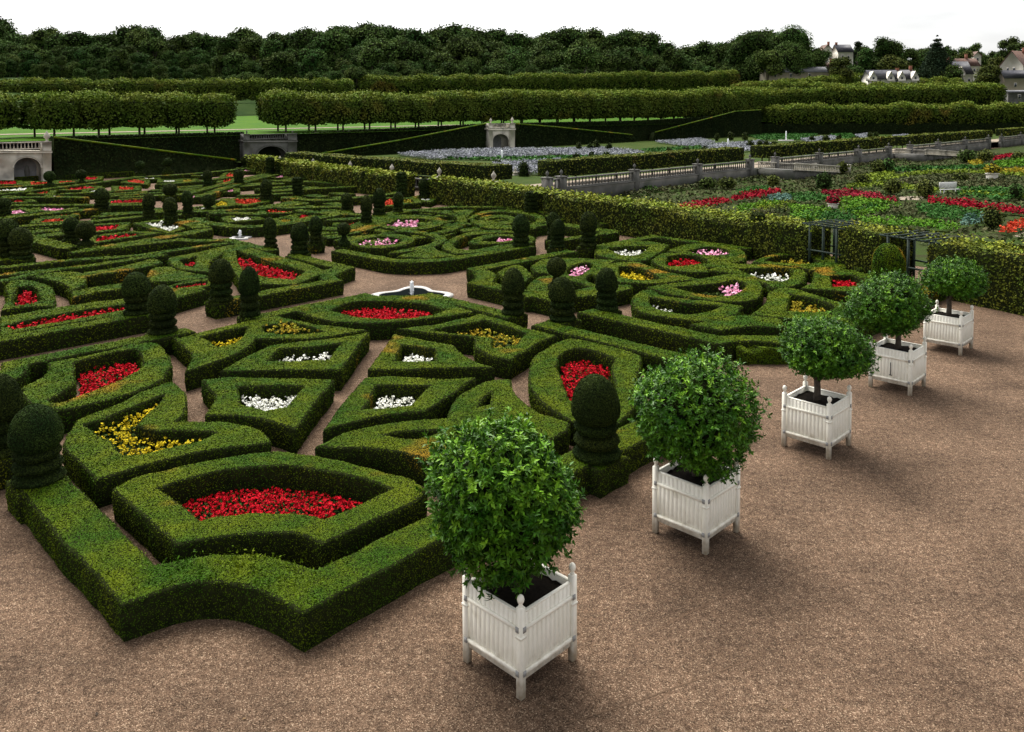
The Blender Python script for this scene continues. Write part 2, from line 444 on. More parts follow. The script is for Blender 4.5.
def hedge_mesh(mb, outer, holes, h, z0=0.0, top_cov=1.45, side_cov=0.30, wob=0.010, size=leafsize, rnd=1.0, shag=None):
    loops = []
    if area(outer) < 0: outer = outer[::-1]
    loops.append(outer)
    for q in holes:
        if area(q) > 0: q = q[::-1]
        loops.append(q)
    caps = []
    for P in loops:
        n = len(P)
        w = rng.normal(0, wob, (n, 1)); w = (w + np.roll(w, 1, 0) + np.roll(w, -1, 0)) / 1.7
        P = inset(P, w)
        rings = []
        for z, ins in ((-0.03, 0.03), (0.45 * h, 0.0), (h - 0.045 * rnd, 0.0), (h - 0.012 * rnd, 0.016 * rnd), (h, 0.05 * rnd)):
            q = inset(P, ins) if ins else P
            zz = np.full((n, 1), z + z0)
            if z > 0.5 * h: zz = zz + (np.roll(w, 2, 0)) * 0.7
            rings.append(np.hstack([q, zz]))
        V = np.concatenate(rings); fs = []
        a = np.arange(n); b = (a + 1) % n
        fq = np.concatenate([np.stack([k*n + a, k*n + b, (k+1)*n + b, (k+1)*n + a], 1) for k in range(4)])
        mb.add(V, fq, 1)
        A, B, C, D = V[fq[:, 0]], V[fq[:, 1]], V[fq[:, 2]], V[fq[:, 3]]
        TA = np.concatenate([A, A]); TB = np.concatenate([B, C]); TC = np.concatenate([C, D])
        p, i, s = sample_tris(TA, TB, TC, size, side_cov)
        if len(p):
            nr = unit(np.cross(TB - TA, TC - TA))[i]
            v, f = cards(p, nr, s, 0.6, 0.75); mb.add(v, f, 0)
        caps.append(rings[-1])
    flat = np.concatenate(caps)
    tri = tessellate_polygon([[Vector(p) for p in c] for c in caps])
    tri = np.array(tri, dtype=np.int64).reshape(-1, 3)
    if len(tri):
        nz = np.cross(flat[tri[:, 1]] - flat[tri[:, 0]], flat[tri[:, 2]] - flat[tri[:, 0]])[:, 2]
        tri[nz < 0] = tri[nz < 0][:, ::-1]
        mb.add(flat, tri, 1)
        # split long cap triangles so density follows distance
        A, B, C = flat[tri[:, 0]], flat[tri[:, 1]], flat[tri[:, 2]]
        p, i, s = sample_tris(A, B, C, size, top_cov)
        if len(p):
            nr = np.tile([[0, 0, 1.0]], (len(p), 1))
            v, f = cards(p, nr, s, 0.62, 0.40); mb.add(v, f, 0)

def hedge(label, outer, holes=(), h=HH, name='box_hedge', cat='hedge', smooth=False, hsmooth=None, group=None,
          mats=None, z0=0.0, shaggy=None, **kw):
    ho = parse(outer, h + z0, smooth) if isinstance(outer, str) else outer
    hl = [parse(q, h + z0, smooth if hsmooth is None else hsmooth) if isinstance(q, str) else q for q in holes]
    mb = MB(); hedge_mesh(mb, ho, hl, h, z0, **kw)
    if shaggy:
        lo, hi = ho.min(0), ho.max(0); q = rng.uniform(lo, hi, (90000, 2)); q = q[inside(ho, q)]
        c = at(*shaggy, HH); w = np.exp(-((q[:, 0]-c[0])/1.3)**2 - ((q[:, 1]-c[1])/1.0)**2); q = q[rng.random(len(q)) < w]
        p = np.hstack([q, h + rng.uniform(-.02, .14, (len(q), 1)) * rng.random((len(q), 1))]); v, f = cards(p, np.tile([[0, -.4, .8]], (len(p), 1)), .058, .5, .9); mb.add(v, f, 0)
    TOTAL[0] += mb.n
    o = mb.build(name, mats or [M['box'], M['twig']])
    tag(o, label, cat, group)
    return ho, hl

def strip_poly(path, w, step=0.3):
    """open path (n,2) -> closed ribbon of width w"""
    P = np.asarray(path); e = np.gradient(P, axis=0)
    e = e / np.maximum(np.linalg.norm(e, axis=1, keepdims=True), 1e-9)
    nr = np.stack([-e[:, 1], e[:, 0]], 1)
    return np.concatenate([P + nr * w / 2, (P - nr * w / 2)[::-1]])

def px_path(txt, z=HH, smooth=True, step=0.3):
    pts = []
    for tk in txt.split():
        if tk[0] == '@':
            u, v = map(float, tk[1:].split(',')); p = UV(u, v)
        else:
            x, y = map(float, tk.split(',')); p = at(x, y, z)
        pts.append((np.array([p[0], p[1]]), smooth))
    out = spline(pts, step, closed=False) if len(pts) > 2 else np.linspace(pts[0][0], pts[1][0], 12)
    return np.vstack([out, pts[-1][0]]) if len(pts) > 2 else out

BED = {'red': ('red', 'red'), 'orange': ('orangered', 'orange red'), 'pink': ('pink', 'pink'), 'white': ('whitef', 'white'),
       'yellow': ('yellow', 'yellow'), 'ochre': ('ochre', 'ochre and yellow')}

def flower_bed(label, P, colour, h=0.12, amount=1.0, part=None, inset_d=0.10):
    """bed of leafy plants topped with flowers filling the outline P (world xy)"""
    if area(P) < 0: P = P[::-1]
    P = inset(P, inset_d)
    lo, hi = P.min(0), P.max(0)
    bb = np.prod(hi - lo)
    d = np.linalg.norm(P.mean(0)); s = float(np.clip(min(0.0036 * d, math.sqrt(max(area(P), .3) / 90)), 0.045, 0.20))
    root = empty('flower_bed', (P[:, 0].mean(), P[:, 1].mean(), 0))
    tag(root, label, 'flower bed')
    h = h + float(np.clip((d - 14) * 0.008, 0, 0.14)) * (h < .25)
    c0 = np.array([P[:, 0].mean(), P[:, 1].mean(), 0])
    def scatter(n):
        q = rng.uniform(lo, hi, (n, 2)); q = q[inside(P, q)]
        return q
    mb = MB()
    tri = tessellate_polygon([[Vector((*p, 0)) for p in P]])
    mb.add(np.hstack([P, np.full((len(P), 1), 0.02)]) - c0, [tuple(t) for t in tri], 1)
    q = scatter(int(bb / (s * s) * 2.2) + 8)
    if len(q):
        p = np.hstack([q, rng.uniform(0.05, h * 0.9, (len(q), 1))])
        v, f = cards(p - c0, np.tile([[0, 0, 1.0]], (len(p), 1)), s * 1.3, 0.6, 0.9); mb.add(v, f, 0)
    mb.build('leaves', [M['bedleaf'], M['soil']], root)
    mb = MB()
    q = scatter(int(bb / (s * s) * 0.85 * amount) + 6)
    if part is not None and len(q): q = q[part(q)]
    for _ in range(12):
        if len(q) >= 36: break
        s *= .93; e_ = scatter(int(bb / (s * s) * 1.2) + 40)
        if part is not None and len(e_): e_ = e_[part(e_)]
        q = np.vstack([q, e_])[:60]
    if len(q) == 0: q = P.mean(0)[None]
    hz = h * (0.85 + 0.5 * rng.random((len(q), 1)))
    for k in range(4):                       # every flower a small tuft of petals
        p = np.hstack([q + rng.normal(0, s * .22, q.shape), hz + rng.normal(0, s * .2, hz.shape)])
        v, f = cards(p - c0, np.tile([[0, -0.25, 1.0]], (len(p), 1)), s * 0.85, 0.8, 0.7); mb.add(v, f, 0)
    mb.build('flowers', M[BED[colour][0]], root)
    return root

ROLLSIGN, EXPO = 1.0, 1.05
# ------------------------------------------------------------------ foreground parterre square (A)
def bed_hole(label, P, colour, **k): return flower_bed(label, P, colour, **k)

hedge('long clipped box border hedge wrapping the front corner of the parterre beside the planters',
      '@4.0,17.25 37,512 66,544 97,575 122,604 147,596s 175,587s 205,582s 235,584s 262,592s 284,603s 303,614 '
      '@7.8,9.84 @11.9,9.87 @17.75,9.87 @17.95,10.5s @18.45,11.15s @19.0,11.55s @19.5,11.7 @19.5,17.85 @18.75,17.85 '
      '@18.75,12.45 @18.2,12.15s @17.6,11.5s @17.25,10.65 @12,10.63 @8.3,10.63 317,569 305,566s 290,560s 265,555s '
      '240,553s 200,556s 175,560s 155,564 @4.76,14.5 @4.76,17.25', shaggy=(232, 574))
o, hl = hedge('bat shaped box hedge ring around the large red bed nearest the viewer',
      '111,489 135,477s 165,470s 192,463s 216,459s 245,454s 280,451s 310,455s 345,461s 380,470s 408,478s 428,489 '
      '418,500 390,513 355,528 322,544 306,534s 290,531s 265,532s 240,534s 225,536s 200,540s 176,546',
      ['164,491 160,488 180,481s 215,471s 252,467s 285,466s 315,469s 345,475s 370,481s 391,489 365,501 345,510 324,519 '
       '310,515s 290,512s 265,512s 237,514s 217,516s 201,520'])
flower_bed('large red flower bed inside the front bat shaped hedge ring', hl[0], 'red', h=0.14)
o, hl = hedge('two lobed box hedge block holding yellow flowers behind the front left border',
      '64,447 96,480 105,477s 130,470s 162,460s 200,452s 225,448s 252,445s 272,443 270,437s 260,430s 240,424s 215,421s '
      '190,421s 175,422 185,412s 187,402s 184,391s 172,381 155,386s 135,395s 115,405s 85,416s 75,421 64,440',
      ['84,424 100,420s 120,412s 140,404s 164,395 160,402s 148,413s 135,425 155,431s 180,430s 217,432 200,440s 175,446s '
       '140,454s 125,455 115,450 112,440 100,436'])
flower_bed('yellow flower bed split over two lobes near the left entrance topiaries', hl[0], 'yellow', h=0.36, amount=0.6)
o, hl = hedge('oval box hedge ring around the red bed behind the left topiary pair',
      '30,404 60,411 85,405s 120,397s 150,386s 165,376s 171,364s 167,352s 152,342s 135,344s 110,350s 75,358s 48,362 '
      '48,369s 42,377s 32,382s 22,387 24,398s',
      ['75,362 105,354s 136,349 142,357s 141,367s 125,377s 105,386s 75,397s 57,403s 46,400 60,392s 74,384s 75,374'])
flower_bed('oval red flower bed behind the left topiary pair', hl[0], 'red')
hedge('box border hedge behind the oval red bed, ending at the left topiary pair',
      '@10.9,24.85 @10.9,25.6 @5.75,25.65 @5.6,24.95s @5.1,24.35s @4.55,24.0s @3.95,23.85 @3.95,18.3 @4.7,18.3 @4.7,23.1 '
      '@5.2,23.4s @5.9,24.1s @6.3,24.9')
hedge('box border hedge with stepped concave corner in front of the small fountain',
      '@13.0,25.55 @17.75,25.55 @17.85,24.9s @18.3,24.3s @18.85,23.9s @19.5,23.75 @19.5,19.0 @18.8,19.0 @18.8,23.1 '
      '@18.1,23.4s @17.5,24.1s @17.2,24.85 @13.0,24.85')
o, hl = hedge('box hedge block with yellow flowers left of the upper white diamonds',
      '172,336 180,344s 191,353s 191,362s 185,371 215,362s 240,352s 254,343 256,339 277,339 302,339 330,336s 367,330 350,328s 325,325s 300,321s '
      '277,316 257,319 235,324 205,331 180,338',
      ['200,337 225,331 247,327 241,338s 222,346s 210,341', '262,326 290,322 310,327 326,332 300,334 280,334 265,332'])
flower_bed('small yellow flower bed in the left lobe behind the upper white diamond', hl[0], 'yellow', h=0.26, amount=0.5)
flower_bed('tall ochre flower clump in the right lobe behind the upper white diamond', hl[1], 'ochre', h=0.50, amount=0.5)
wd = [('upper left of the four box hedge diamonds with few white flowers', 'sparse white flowers inside the upper left hedge diamond', 0.5,
       '220,371 245,357s 270,345 315,340s 345,337s 370,331 342,370 280,370', '267,361 280,349 310,347 341,343 327,360'),
      ('lower left of the four box hedge diamonds with white flowers', 'white flowers inside the lower left hedge diamond', 0.9,
       '201,380 227,377 334,379 295,430 280,424s 265,420s 240,416s 205,415 210,407s 216,396s 210,389s', '237,386 304,385 286,407 265,410 242,404'),
      ('upper right of the four box hedge diamonds with white flowers', 'white flowers inside the upper right hedge diamond', 0.9,
       '394,334 425,340 454,345 460,352s 475,361s 494,367 400,369 368,369', '402,345 435,349 435,361 395,361'),
      ('lower right of the four box hedge diamonds with white flowers', 'white flowers inside the lower right hedge diamond', 0.9,
       '365,377 390,376 445,379 476,377 450,395s 425,411 402,413s 365,419s 322,431 342,403', '376,385 430,385 410,405 390,407 364,409')]
for la, lb, am, out, ho in wd:
    o, hl = hedge(la, out, [ho]); flower_bed(lb, hl[0], 'white', h=.2, amount=am*1.3)
hedge('two lobed box hedge block behind the nearest orange tree',
      '315,446 340,435s 365,427s 402,421s 447,418 449,410s 457,397s 475,386s 492,380s 511,379 512,387s 522,400s 535,410s '
      '550,416s 570,422 567,430 547,441 500,466 470,480 450,469s 422,458s 390,450s 365,448s 340,448s',
      ['382,435 402,431s 445,430 430,436s 410,438s', '477,407 482,399 491,391 491,404'], name='box_hedge')
o, hl = hedge('bean shaped box hedge ring around red flowers behind the dome topiary by the planters',
      '529,367 533,358s 540,352s 560,341s 575,339s 600,344s 625,350s 642,356 641,366s 637,376s 643,390s 640,402 617,425s 600,428s 572,421s '
      '555,412s 540,400s 530,385s', ['557,367 560,355s 575,348s 595,351s 615,359 611,370s 615,382s 612,394 595,402s 572,400s 565,386s'])
flower_bed('red flower bed in the bean shaped ring behind the dome topiary', hl[0], 'red', h=0.14)
o, hl = hedge('pointed lens shaped box hedge ring around red flowers before the small fountain',
      '297,311 330,302s 350,298 390,296s 420,296s 475,312 450,316s 425,319s 380,323s 340,322s 315,317s',
      ['330,310 352,302s 390,301s 425,304s 447,310 425,316s 390,319s 352,316s'])
flower_bed('lens shaped red flower bed in front of the small fountain', hl[0], 'red', h=0.14)
o, hl = hedge('box hedge block with ochre flowers right of the upper diamonds',
      '396,329 430,325s 460,319s 480,314 505,320 530,329 557,335 540,342s 525,351s 511,360 492,356s 474,347 474,337 450,335s 425,332s 400,329',
      ['432,330 460,325s 485,320 510,327 527,333 515,345 493,348 493,338 470,335s 450,333s'])
flower_bed('ochre yellow flower bed in the block right of the upper diamonds', hl[0], 'ochre', h=0.28, amount=0.6)

# ------------------------------------------------------------------ square right of it (B)
hedge('box border hedge of the right square running along the cross path to the gravel walk',
      '@21.0,17.85 @21.05,12.4 @21.7,12.1s @22.3,11.3s @22.6,10.3 @36,10.3 @36,11.0 @23.3,11.0 @22.9,11.8s @22.3,12.5s @21.8,12.8 @21.8,17.85')
hedge('shaggy untrimmed box bush growing from the corner of the right square border',
      '@21.5,11.75 @22.2,11.0 @23.0,10.1 @24.2,9.9 @24.3,10.35 @23.3,10.9s @22.6,11.6s @21.9,12.2', h=0.42, name='box_bush', cat='bush', wob=0.1, smooth=True, top_cov=1.6, side_cov=1.3)
hedge('box border hedge with notched corner right behind the small fountain',
      '@30.2,26.3 @23.6,26.35 @23.35,25.6s @22.8,24.9s @22.2,24.35s @21.6,24.1 @21.6,19.2 @22.35,19.2 @22.35,23.45 @23.0,23.9s @23.7,24.6s @24.0,25.55 @30.2,25.55')
hedge('low box border hedge at the far side of the right square under the vine arbour',
      '@31.8,26.2 @36.9,26.0 @37.0,20.0 @36.4,20.0 @36.3,25.4 @31.8,25.5')
o, hl = hedge('fish shaped box hedge ring with a pink bed beside the cross path topiaries',
      '531,266 545,259s 572,258s 616,260 598,270s 586,279s 597,284s 632,285 632,289 610,293s 577,297s 525,297 529,284s 540,277s 552,275s 536,272s',
      ['566,272 572,266s 590,263s 585,272s 575,276s', '556,283 570,281s 590,287 575,290s 560,289s'])
flower_bed('small pink flower bed in the fish shaped ring', hl[0], 'pink', h=0.22, amount=0.7)
hedge('pointed box hedge wedge right behind the notched border corner', '497,272 515,265s 525,268s 533,276 522,283 505,280')
o, hl = hedge('lens shaped box hedge ring full of yellow flowers in the right square',
      '590,273 610,264s 635,262s 660,270s 700,279 660,283s 620,282s 600,278s', ['618,266 635,267s 650,272s 662,279 640,280s 622,277s'])
flower_bed('yellow flower bed in the lens shaped ring of the right square', hl[0], 'yellow', h=0.26)
o, hl = hedge('leaf shaped box hedge ring with white flowers at the far side of the right square',
      '595,250 605,244s 640,241s 670,245 655,256s 640,261s 615,259s 598,255s', ['607,248 625,246 650,246 637,255s 622,255s'])
flower_bed('small white flower bed in the leaf shaped ring', hl[0], 'white', amount=0.8)
o, hl = hedge('crescent box hedge ring around red flowers in the middle of the right square',
      '651,260 667,253s 700,254s 722,260s 742,265 707,268 707,272s 685,272s 662,267s', ['666,261 670,256s 690,255s 708,261s 690,265s 670,266s'])
flower_bed('red flower bed in the crescent ring of the right square', hl[0], 'red', h=0.14)
o, hl = hedge('round box hedge ring with a pale pink bed near the tall column topiary',
      '667,251 685,245s 715,243s 740,249s 746,258s 735,262s 722,260s 690,254s', ['687,251 707,247s 725,249s 728,254s 707,255s'])
flower_bed('pale pink flower bed in the round ring near the column topiary', hl[0], 'pink', h=0.22, amount=0.7)
o, hl = hedge('long lens shaped box hedge ring with ochre flowers under the arbour opening',
      '752,262 770,255s 802,253s 835,260s 845,267s 830,272s 790,266s', ['764,261 780,256s 805,256s 820,262 800,264s'])
flower_bed('ochre flower bed in the long lens ring under the arbour opening', hl[0], 'ochre', h=0.28)
hedge('narrow box hedge strip below the arbour behind the big dome topiary', '822,255 852,259 875,265 860,270 845,263')
o, hl = hedge('teardrop box hedge ring with white flowers left of the third orange tree',
      '707,270 722,266s 765,264s 800,269s 806,277s 797,285s 775,288s 765,283s 740,275s', ['736,269 765,268s 790,269s 786,280s 770,281s 752,275s'])
flower_bed('white flower bed in the teardrop ring left of the third orange tree', hl[0], 'white', amount=0.5)
o, hl = hedge('teardrop box hedge ring with a magenta pink bed at its right end',
      '646,287 690,281s 735,274s 757,280s 762,292s 750,301s 715,301s 670,294s', ['672,287 715,284s 740,281s 741,291s 725,296s 700,294s'])
flower_bed('magenta pink flower bed in the teardrop ring', hl[0], 'pink', h=0.22, amount=0.7, part=lambda q: q[:, 0] > np.quantile(q[:, 0], .62))
o, hl = hedge('large crescent box hedge ring with a few white flowers along the cross path',
      '631,300 637,293s 650,290s 665,296s 715,302s 743,306 735,314s 702,321s 665,317s 640,312s', ['649,297 677,302s 722,306 697,314s 670,312s 652,306s'])
flower_bed('few white flowers in the large crescent hedge ring', hl[0], 'white', amount=0.4, part=lambda q: q[:, 0] < np.quantile(q[:, 0], .45))
hedge('wavy box hedge block behind the bushy corner of the right square', '690,324 715,320s 740,315s 782,319 782,327s 752,326s 722,331')
o, hl = hedge('box hedge ring with yellow and red flowers behind the second nearest orange trees',
      '750,315 765,303s 772,290s 790,288s 815,295s 840,303s 870,318 830,322 780,318', ['790,294 820,300s 835,308s 815,312s 787,311'])
flower_bed('yellow and ochre flower bed behind the third orange tree', hl[0], 'ochre', h=0.28)
o, hl = hedge('box hedge ring with a small red bed behind the fourth orange tree',
      '800,288 812,282s 815,270s 830,269s 855,271s 880,278 885,287 852,292 825,290', ['830,276 852,275 868,281 855,286 832,287'])
flower_bed('small red flower bed behind the fourth orange tree', hl[0], 'red', h=0.14)

# ------------------------------------------------------------------ square left, behind A (C)
hedge('long box border hedge along the left cross path ending at a topiary',
      '@10.9,28.0 @5.7,28.0 @5.5,28.7s @5.0,29.3s @4.0,29.7 @4.0,35 @4.7,35 @4.7,30.2 @5.6,29.7s @6.2,28.75 @10.9,28.72')
hedge('box border hedge with concave corner at the left of the small fountain',
      '@13.0,28.0 @18.4,28.0 @18.6,28.8s @19.1,29.4s @19.7,29.8s @20.4,30.1 @20.4,34.9 @19.7,34.9 @19.7,30.8 @18.9,30.3s @18.2,29.5s @17.9,28.72 @13.0,28.72')
hedge('box border hedge running from the second fountain toward the twin fat topiaries',
      '@20.4,36.7 @20.4,42.0 @19.6,42.4s @18.9,43.1s @18.6,43.9 @12.9,43.9 @12.9,43.2 @18.0,43.2 @18.4,42.4s @19.1,41.8s @19.7,41.4 @19.7,36.7')
hedge('short box border hedge under the twin fat topiaries at the left edge', '@11.3,43.2 @11.3,43.9 @3,43.9 @3,43.2')
o, hl = hedge('wedge shaped box hedge ring around the big red bed left of the small fountain',
      '222,253 229,246s 238,244 265,252 302,262 327,271 310,279s 295,285 262,284 240,281 232,270s 224,262s',
      ['236,250 265,260 306,271 292,280 265,277 243,270 237,261'])
flower_bed('wedge shaped red bed left of the small fountain', hl[0], 'red', h=0.14)
o, hl = hedge('leaf shaped box hedge ring with a small red centre in the left square',
      '167,260 172,257s 190,254s 212,249s 232,245 222,254s 210,262s 209,272 185,270s 172,266s', ['180,260 197,256 195,266 185,266'])
flower_bed('tiny red flower bed in the leaf shaped hedge ring', hl[0], 'red', h=0.14)
hedge('lens shaped box hedge block just behind the paired topiaries', '147,275 160,267s 182,271s 210,276 185,281s 150,282')
hedge('crescent box hedge block in the middle of the left square', '82,273 100,270s 120,267s 155,258 160,263s 130,270s 85,277')
hedge('fan shaped box hedge block at the left of the left square', '32,277 57,272s 82,273s 85,285 70,291 66,285s 50,280s')
hedge('thin crescent box hedge above the long red bed', '71,292 100,286s 125,283 126,288s 100,292s 72,298')
o, hl = hedge('horseshoe box hedge ring with red flowers at the left edge of the left square',
      '4,287 15,280s 32,281s 50,286s 55,295s 54,306 30,307 0,311 8,298s', ['18,287 32,286s 39,295s 37,302s 14,306 13,299s'])
flower_bed('horseshoe shaped red bed at the left edge', hl[0], 'red', h=0.14)
o, hl = hedge('very long narrow box hedge ring around the long red strip bed', '0,317 60,307s 127,298 170,292 200,286 207,290 170,300 130,314 60,325s 0,336',
      ['2,326 60,314s 127,304 127,309 70,320s 15,329'])
flower_bed('long red strip bed behind the left cross path hedge', hl[0], 'red', h=0.40)
o, hl = hedge('narrow box hedge ring with a red strip behind the paired topiaries', '168,286 185,281 212,278 214,285 190,291 170,292', ['172,285.5 207,281 208,284.5 175,288.5'])
flower_bed('narrow red strip bed behind the paired topiaries', hl[0], 'red', h=0.40)
for la, p in (('long wavy box hedge band at the back of the left square', '0,268 60,261 130,256 190,248 225,243'),
              ('long wavy box hedge band in the left square, second from its back border', '0,274 70,268 140,258 165,254'),
              ('curved box hedge band at the far left of the left square', '0,282 25,276 60,269 90,266')):
    hedge(la, strip_poly(px_path(p), 0.62))

# ------------------------------------------------------------------ square behind the small fountain with four rings (D)
hedge('box border hedge of the four ring square facing the small fountain',
      '@22.0,34.5 @22.15,30.4 @22.6,29.5s @23.2,28.9s @24.0,28.3 @29.8,28.0 @29.8,28.7 @24.4,29.0 @23.7,29.6s @23.1,30.1s @22.85,30.8 @22.7,34.5')
hedge('box border hedge of the four ring square on the side of the vine arbour', '@31.6,28.2 @36.6,28.0 @37.2,34 @36.5,34 @36.0,28.75 @31.6,28.9')
hedge('box border hedge at the back of the four ring square', strip_poly(px_path('405,212 430,209 452,207 475,207 498,207 525,210 545,214'), 0.7))
o, hl = hedge('back left of the four round box hedge rings, with a long pink bed', '372,222 385,217s 405,215s 430,216s 445,221s 435,227s 407,230s 380,227s',
      ['383,223 405,219s 425,219s 432,222s 424,226s 400,227s'], smooth=True)
flower_bed('long pink flower bed in the back left round hedge ring', hl[0], 'pink', h=0.22, amount=0.7, part=lambda q: q[:, 0] < np.quantile(q[:, 0], .7))
hedge('outer box hedge arc around the back left round ring', strip_poly(px_path('412,211 440,212 459,216 462,221 454,228 430,233'), 0.65))
o, hl = hedge('front left of the four round box hedge rings, with a pink bed', '349,242 360,237s 380,234s 402,235s 415,239s 405,245s 385,248s 360,247s',
      ['357,242 378,237s 400,239s 398,243s 380,245s 362,245s'], smooth=True)
flower_bed('round pink flower bed in the front left hedge ring', hl[0], 'pink', h=0.22, amount=0.7)
hedge('outer box hedge arc around the front left round ring', strip_poly(px_path('395,231 425,233 440,238 436,244 415,249 390,252'), 0.65))
o, hl = hedge('front right outer ring of the four round box hedge rings', '442,246 455,237s 478,231s 512,231s 532,236s 533,242s 509,248s 462,254s 448,251s',
      ['453,245 468,236s 485,234s 509,233s 527,237s 522,242s 500,245s 468,250s'], smooth=True)
o, hl = hedge('inner box hedge ring with pink flowers inside the front right round ring', '469,241 487,235s 510,234.5s 524,237s 515,242s 490,244s 475,244s',
      ['480,240.5 500,236.5s 516,238s 508,241s 490,242s'], smooth=True)
flower_bed('pink flower bed in the inner front right hedge ring', hl[0], 'pink', h=0.22, amount=0.7, part=lambda q: q[:, 0] > np.quantile(q[:, 0], .5))
hedge('back right outer ring of the four round box hedge rings', '471,217 480,212s 497,210s 525,211s 545,218s 531,227s 494,229s 475,224s',
      ['476,217 494,212.5s 522,214s 537,219s 525,224.5s 494,225s 478,221s'], smooth=True)
hedge('inner ring inside the back right round box hedge ring', '481,220 497,215s 514,217s 513,223s 487,225s', ['487,220.5 498,217.5s 509,219s 503,222s'], smooth=True)
hedge('triangular box hedge block between the two front round rings', '396,257 415,251s 431,246 440,251s 458,256 430,258')
hedge('small box hedge wedge between the two back round rings', '452,210 475,210 467,217 461,217')
hedge('box hedge strip crossing the right side of the four ring square', strip_poly(px_path('532,229 560,224 590,228 614,232'), 0.6))
hedge('curved box hedge strip behind the topiaries right of the four rings', strip_poly(px_path('545,216 570,217 600,224'), 0.6))

# ------------------------------------------------------------------ far squares: borders, framed beds, filler scrolls
FG = 'low box hedges of the far parterre squares'
far_lines = ['202,218 231,226 264,226 300,221 338,211', '193,211 230,210 262,208 300,203', '298,196.5 319,200.5 350,198 396,191.5',
  '0,194 70,186 135,177', '181,195 208,188 239,180 267,174', '205,196 239,183.5 274,175', '0,205 94,205 142,204.5', '0,219 60,212 100,209',
  '22,225.5 94,221 147,215.5', '108,213 160,212 190,210', '272,191 310,189 361,186', '268,181 320,182 362,187', '260,207 299,202', '304,210 345,214 370,214',
  '347,233 369,227 395,217', '0,178.5 60,175 130,172', '150,176 200,173 240,168', '240,168 280,172 345,183', '35,233 67,247 73,247', '94,248 183,234 204,229',
  '174,220 190,224 204,228', '0,199 40,197 80,198', '0,187 40,185 90,180', '150,190 175,190 205,190', '210,213 240,213 265,214', '60,194 100,192 130,190',
  '280,208 320,207 345,207', '345,229 400,211', '330,219 362,218 400,210', '310,227 340,229', '95,217 130,213', '160,184 200,181 225,177', '240,196 275,194 300,193', '285,180 310,178 335,181']
for i, p in enumerate(far_lines):
    hedge('narrow straight clipped box hedge among the small beds of the far parterre', strip_poly(px_path(p, smooth=False) if len(p.split()) == 2 else px_path(p), 1.0), group=FG)

far_beds = [
 ('red', 'left of the stone arch', '0,182 16,182 16,185.5 0,185.5'), ('white', 'at the left edge below the stone arch', '0,189 26,189 24,192 0,192'),
 ('orange', 'right below the stone arch', '31,183 48,183 46,186 31,186'), ('orange', 'between the two topiaries before the ivy wall', '60,182 78,182 72,185 58,185'),
 ('red', 'right of the topiary before the ivy wall', '86,178 97,178 94,181 85,181'), ('red', 'in a long strip left of the pear shaped topiary', '64,188 95,188 92,191 66,191'),
 ('white', 'in a spot just above the pear shaped topiary', '90,190.5 97,190 96,193.5 90,193'), ('orange', 'in a patch below the long red strip', '33,192 49,192 46,195 35,195'),
 ('white', 'in a small spot below the orange patch', '53,197 62,197 60,199 53,199'), ('red', 'in a triangle near the left edge', '8,198 18,199 27,203 10,204'),
 ('red', 'right of the pear shaped topiary', '112,202 142,200.5 142,204 110,205'), ('orange', 'in a triangle under the middle of the ivy wall', '128,179.5 143,182 144,185 128,183'),
 ('orange', 'just below the triangle under the ivy wall', '119,188 134,188 133,191 120,191'), ('white', 'nearest the ivy wall', '145,178 155,178 154,180 145,180'),
 ('pink', 'by the left edge above the twin fat topiaries', '10,213 20,211 28,214 14,216'), ('pink', 'in a long strip above the thin dark topiaries', '41,210 55,208.5 70,210 55,212.5 43,212'),
 ('orange', 'in a thin strip below the long pink one', '48,215.5 70,214.5 69,217 50,218'), ('orange', 'left behind the pair of dark topiaries', '44,221 64,220 62,223 41,224'),
 ('red', 'right behind the pair of dark topiaries', '96,227.5 119,226 115,231 97,233'), ('red', 'in a blade right of the dark topiary pair', '97,239 130,235 144,236 97,243.5'),
 ('white', 'in front of the central topiary group', '145,225 163,222.5 183,227 170,233'), ('white', 'in a thin strip far off before the ivy', '164,181 175,181 174,183 164,183'),
 ('ochre', 'in a thin strip far off before the ivy', '184,180.5 192,180.5 191,183.5 183,183'), ('white', 'in a tiny spot left of the slim topiary', '197,175 203,175 203,176.5 197,176.5'),
 ('orange', 'in a slanting strip between two slim topiaries', '228,174 235,175 228,184 223,183'), ('pink', 'at the foot of the far arbour end', '244,170 252,170 252,172 244,172'),
 ('pink', 'below the far twin arbour topiaries', '275,176 285,176 283,178.5 276,178.5'), ('pink', 'between the tall central topiaries', '193,197 203,196.5 202,199.5 193,200'),
 ('pink', 'in a spot far off beyond the centre', '225,190.5 233,190.5 232,193 226,193'), ('orange', 'in a wide patch behind the round headed topiary', '230,200.5 260,199.5 261,203 246,206 239,205'),
 ('white', 'in a thin strip under the round headed topiary', '196,209.5 207,208.5 206,211 197,211'), ('white', 'in a bright block above the second fountain', '231,219.5 243,216.5 254,221 236,222.5'),
 ('orange', 'in a pointed strip right of the second fountain', '266,212 306,208.5 308,210 285,214 268,214.5'), ('red', 'in a blade beside the stacked topiary', '291,219 310,214.5 317,216 300,220'),
 ('pink', 'far off in front of the arbour wall', '320,182.5 329,182.5 328,184.5 321,184.5'), ('red', 'in a block left of the four ring square', '342,223 359,224 357,227.5 343,226.5'),
 ('orange', 'between the topiaries behind the four ring square', '384,200 395,200 396,206 386,207'), ('ochre', 'left of the white bed by the arbour', '400,201 411,200 413,204 402,205'),
 ('white', 'in a bright patch beside the arbour gap', '417,199 426,197 433,199 427,202 419,201'),
 ('yellow', 'in a green yellow patch left of the orange one', '216,203 227,202 226,207 217,208'), ('ochre', 'in a small block right of the second fountain', '280,221 290,219 292,223 284,224')]
keep = []
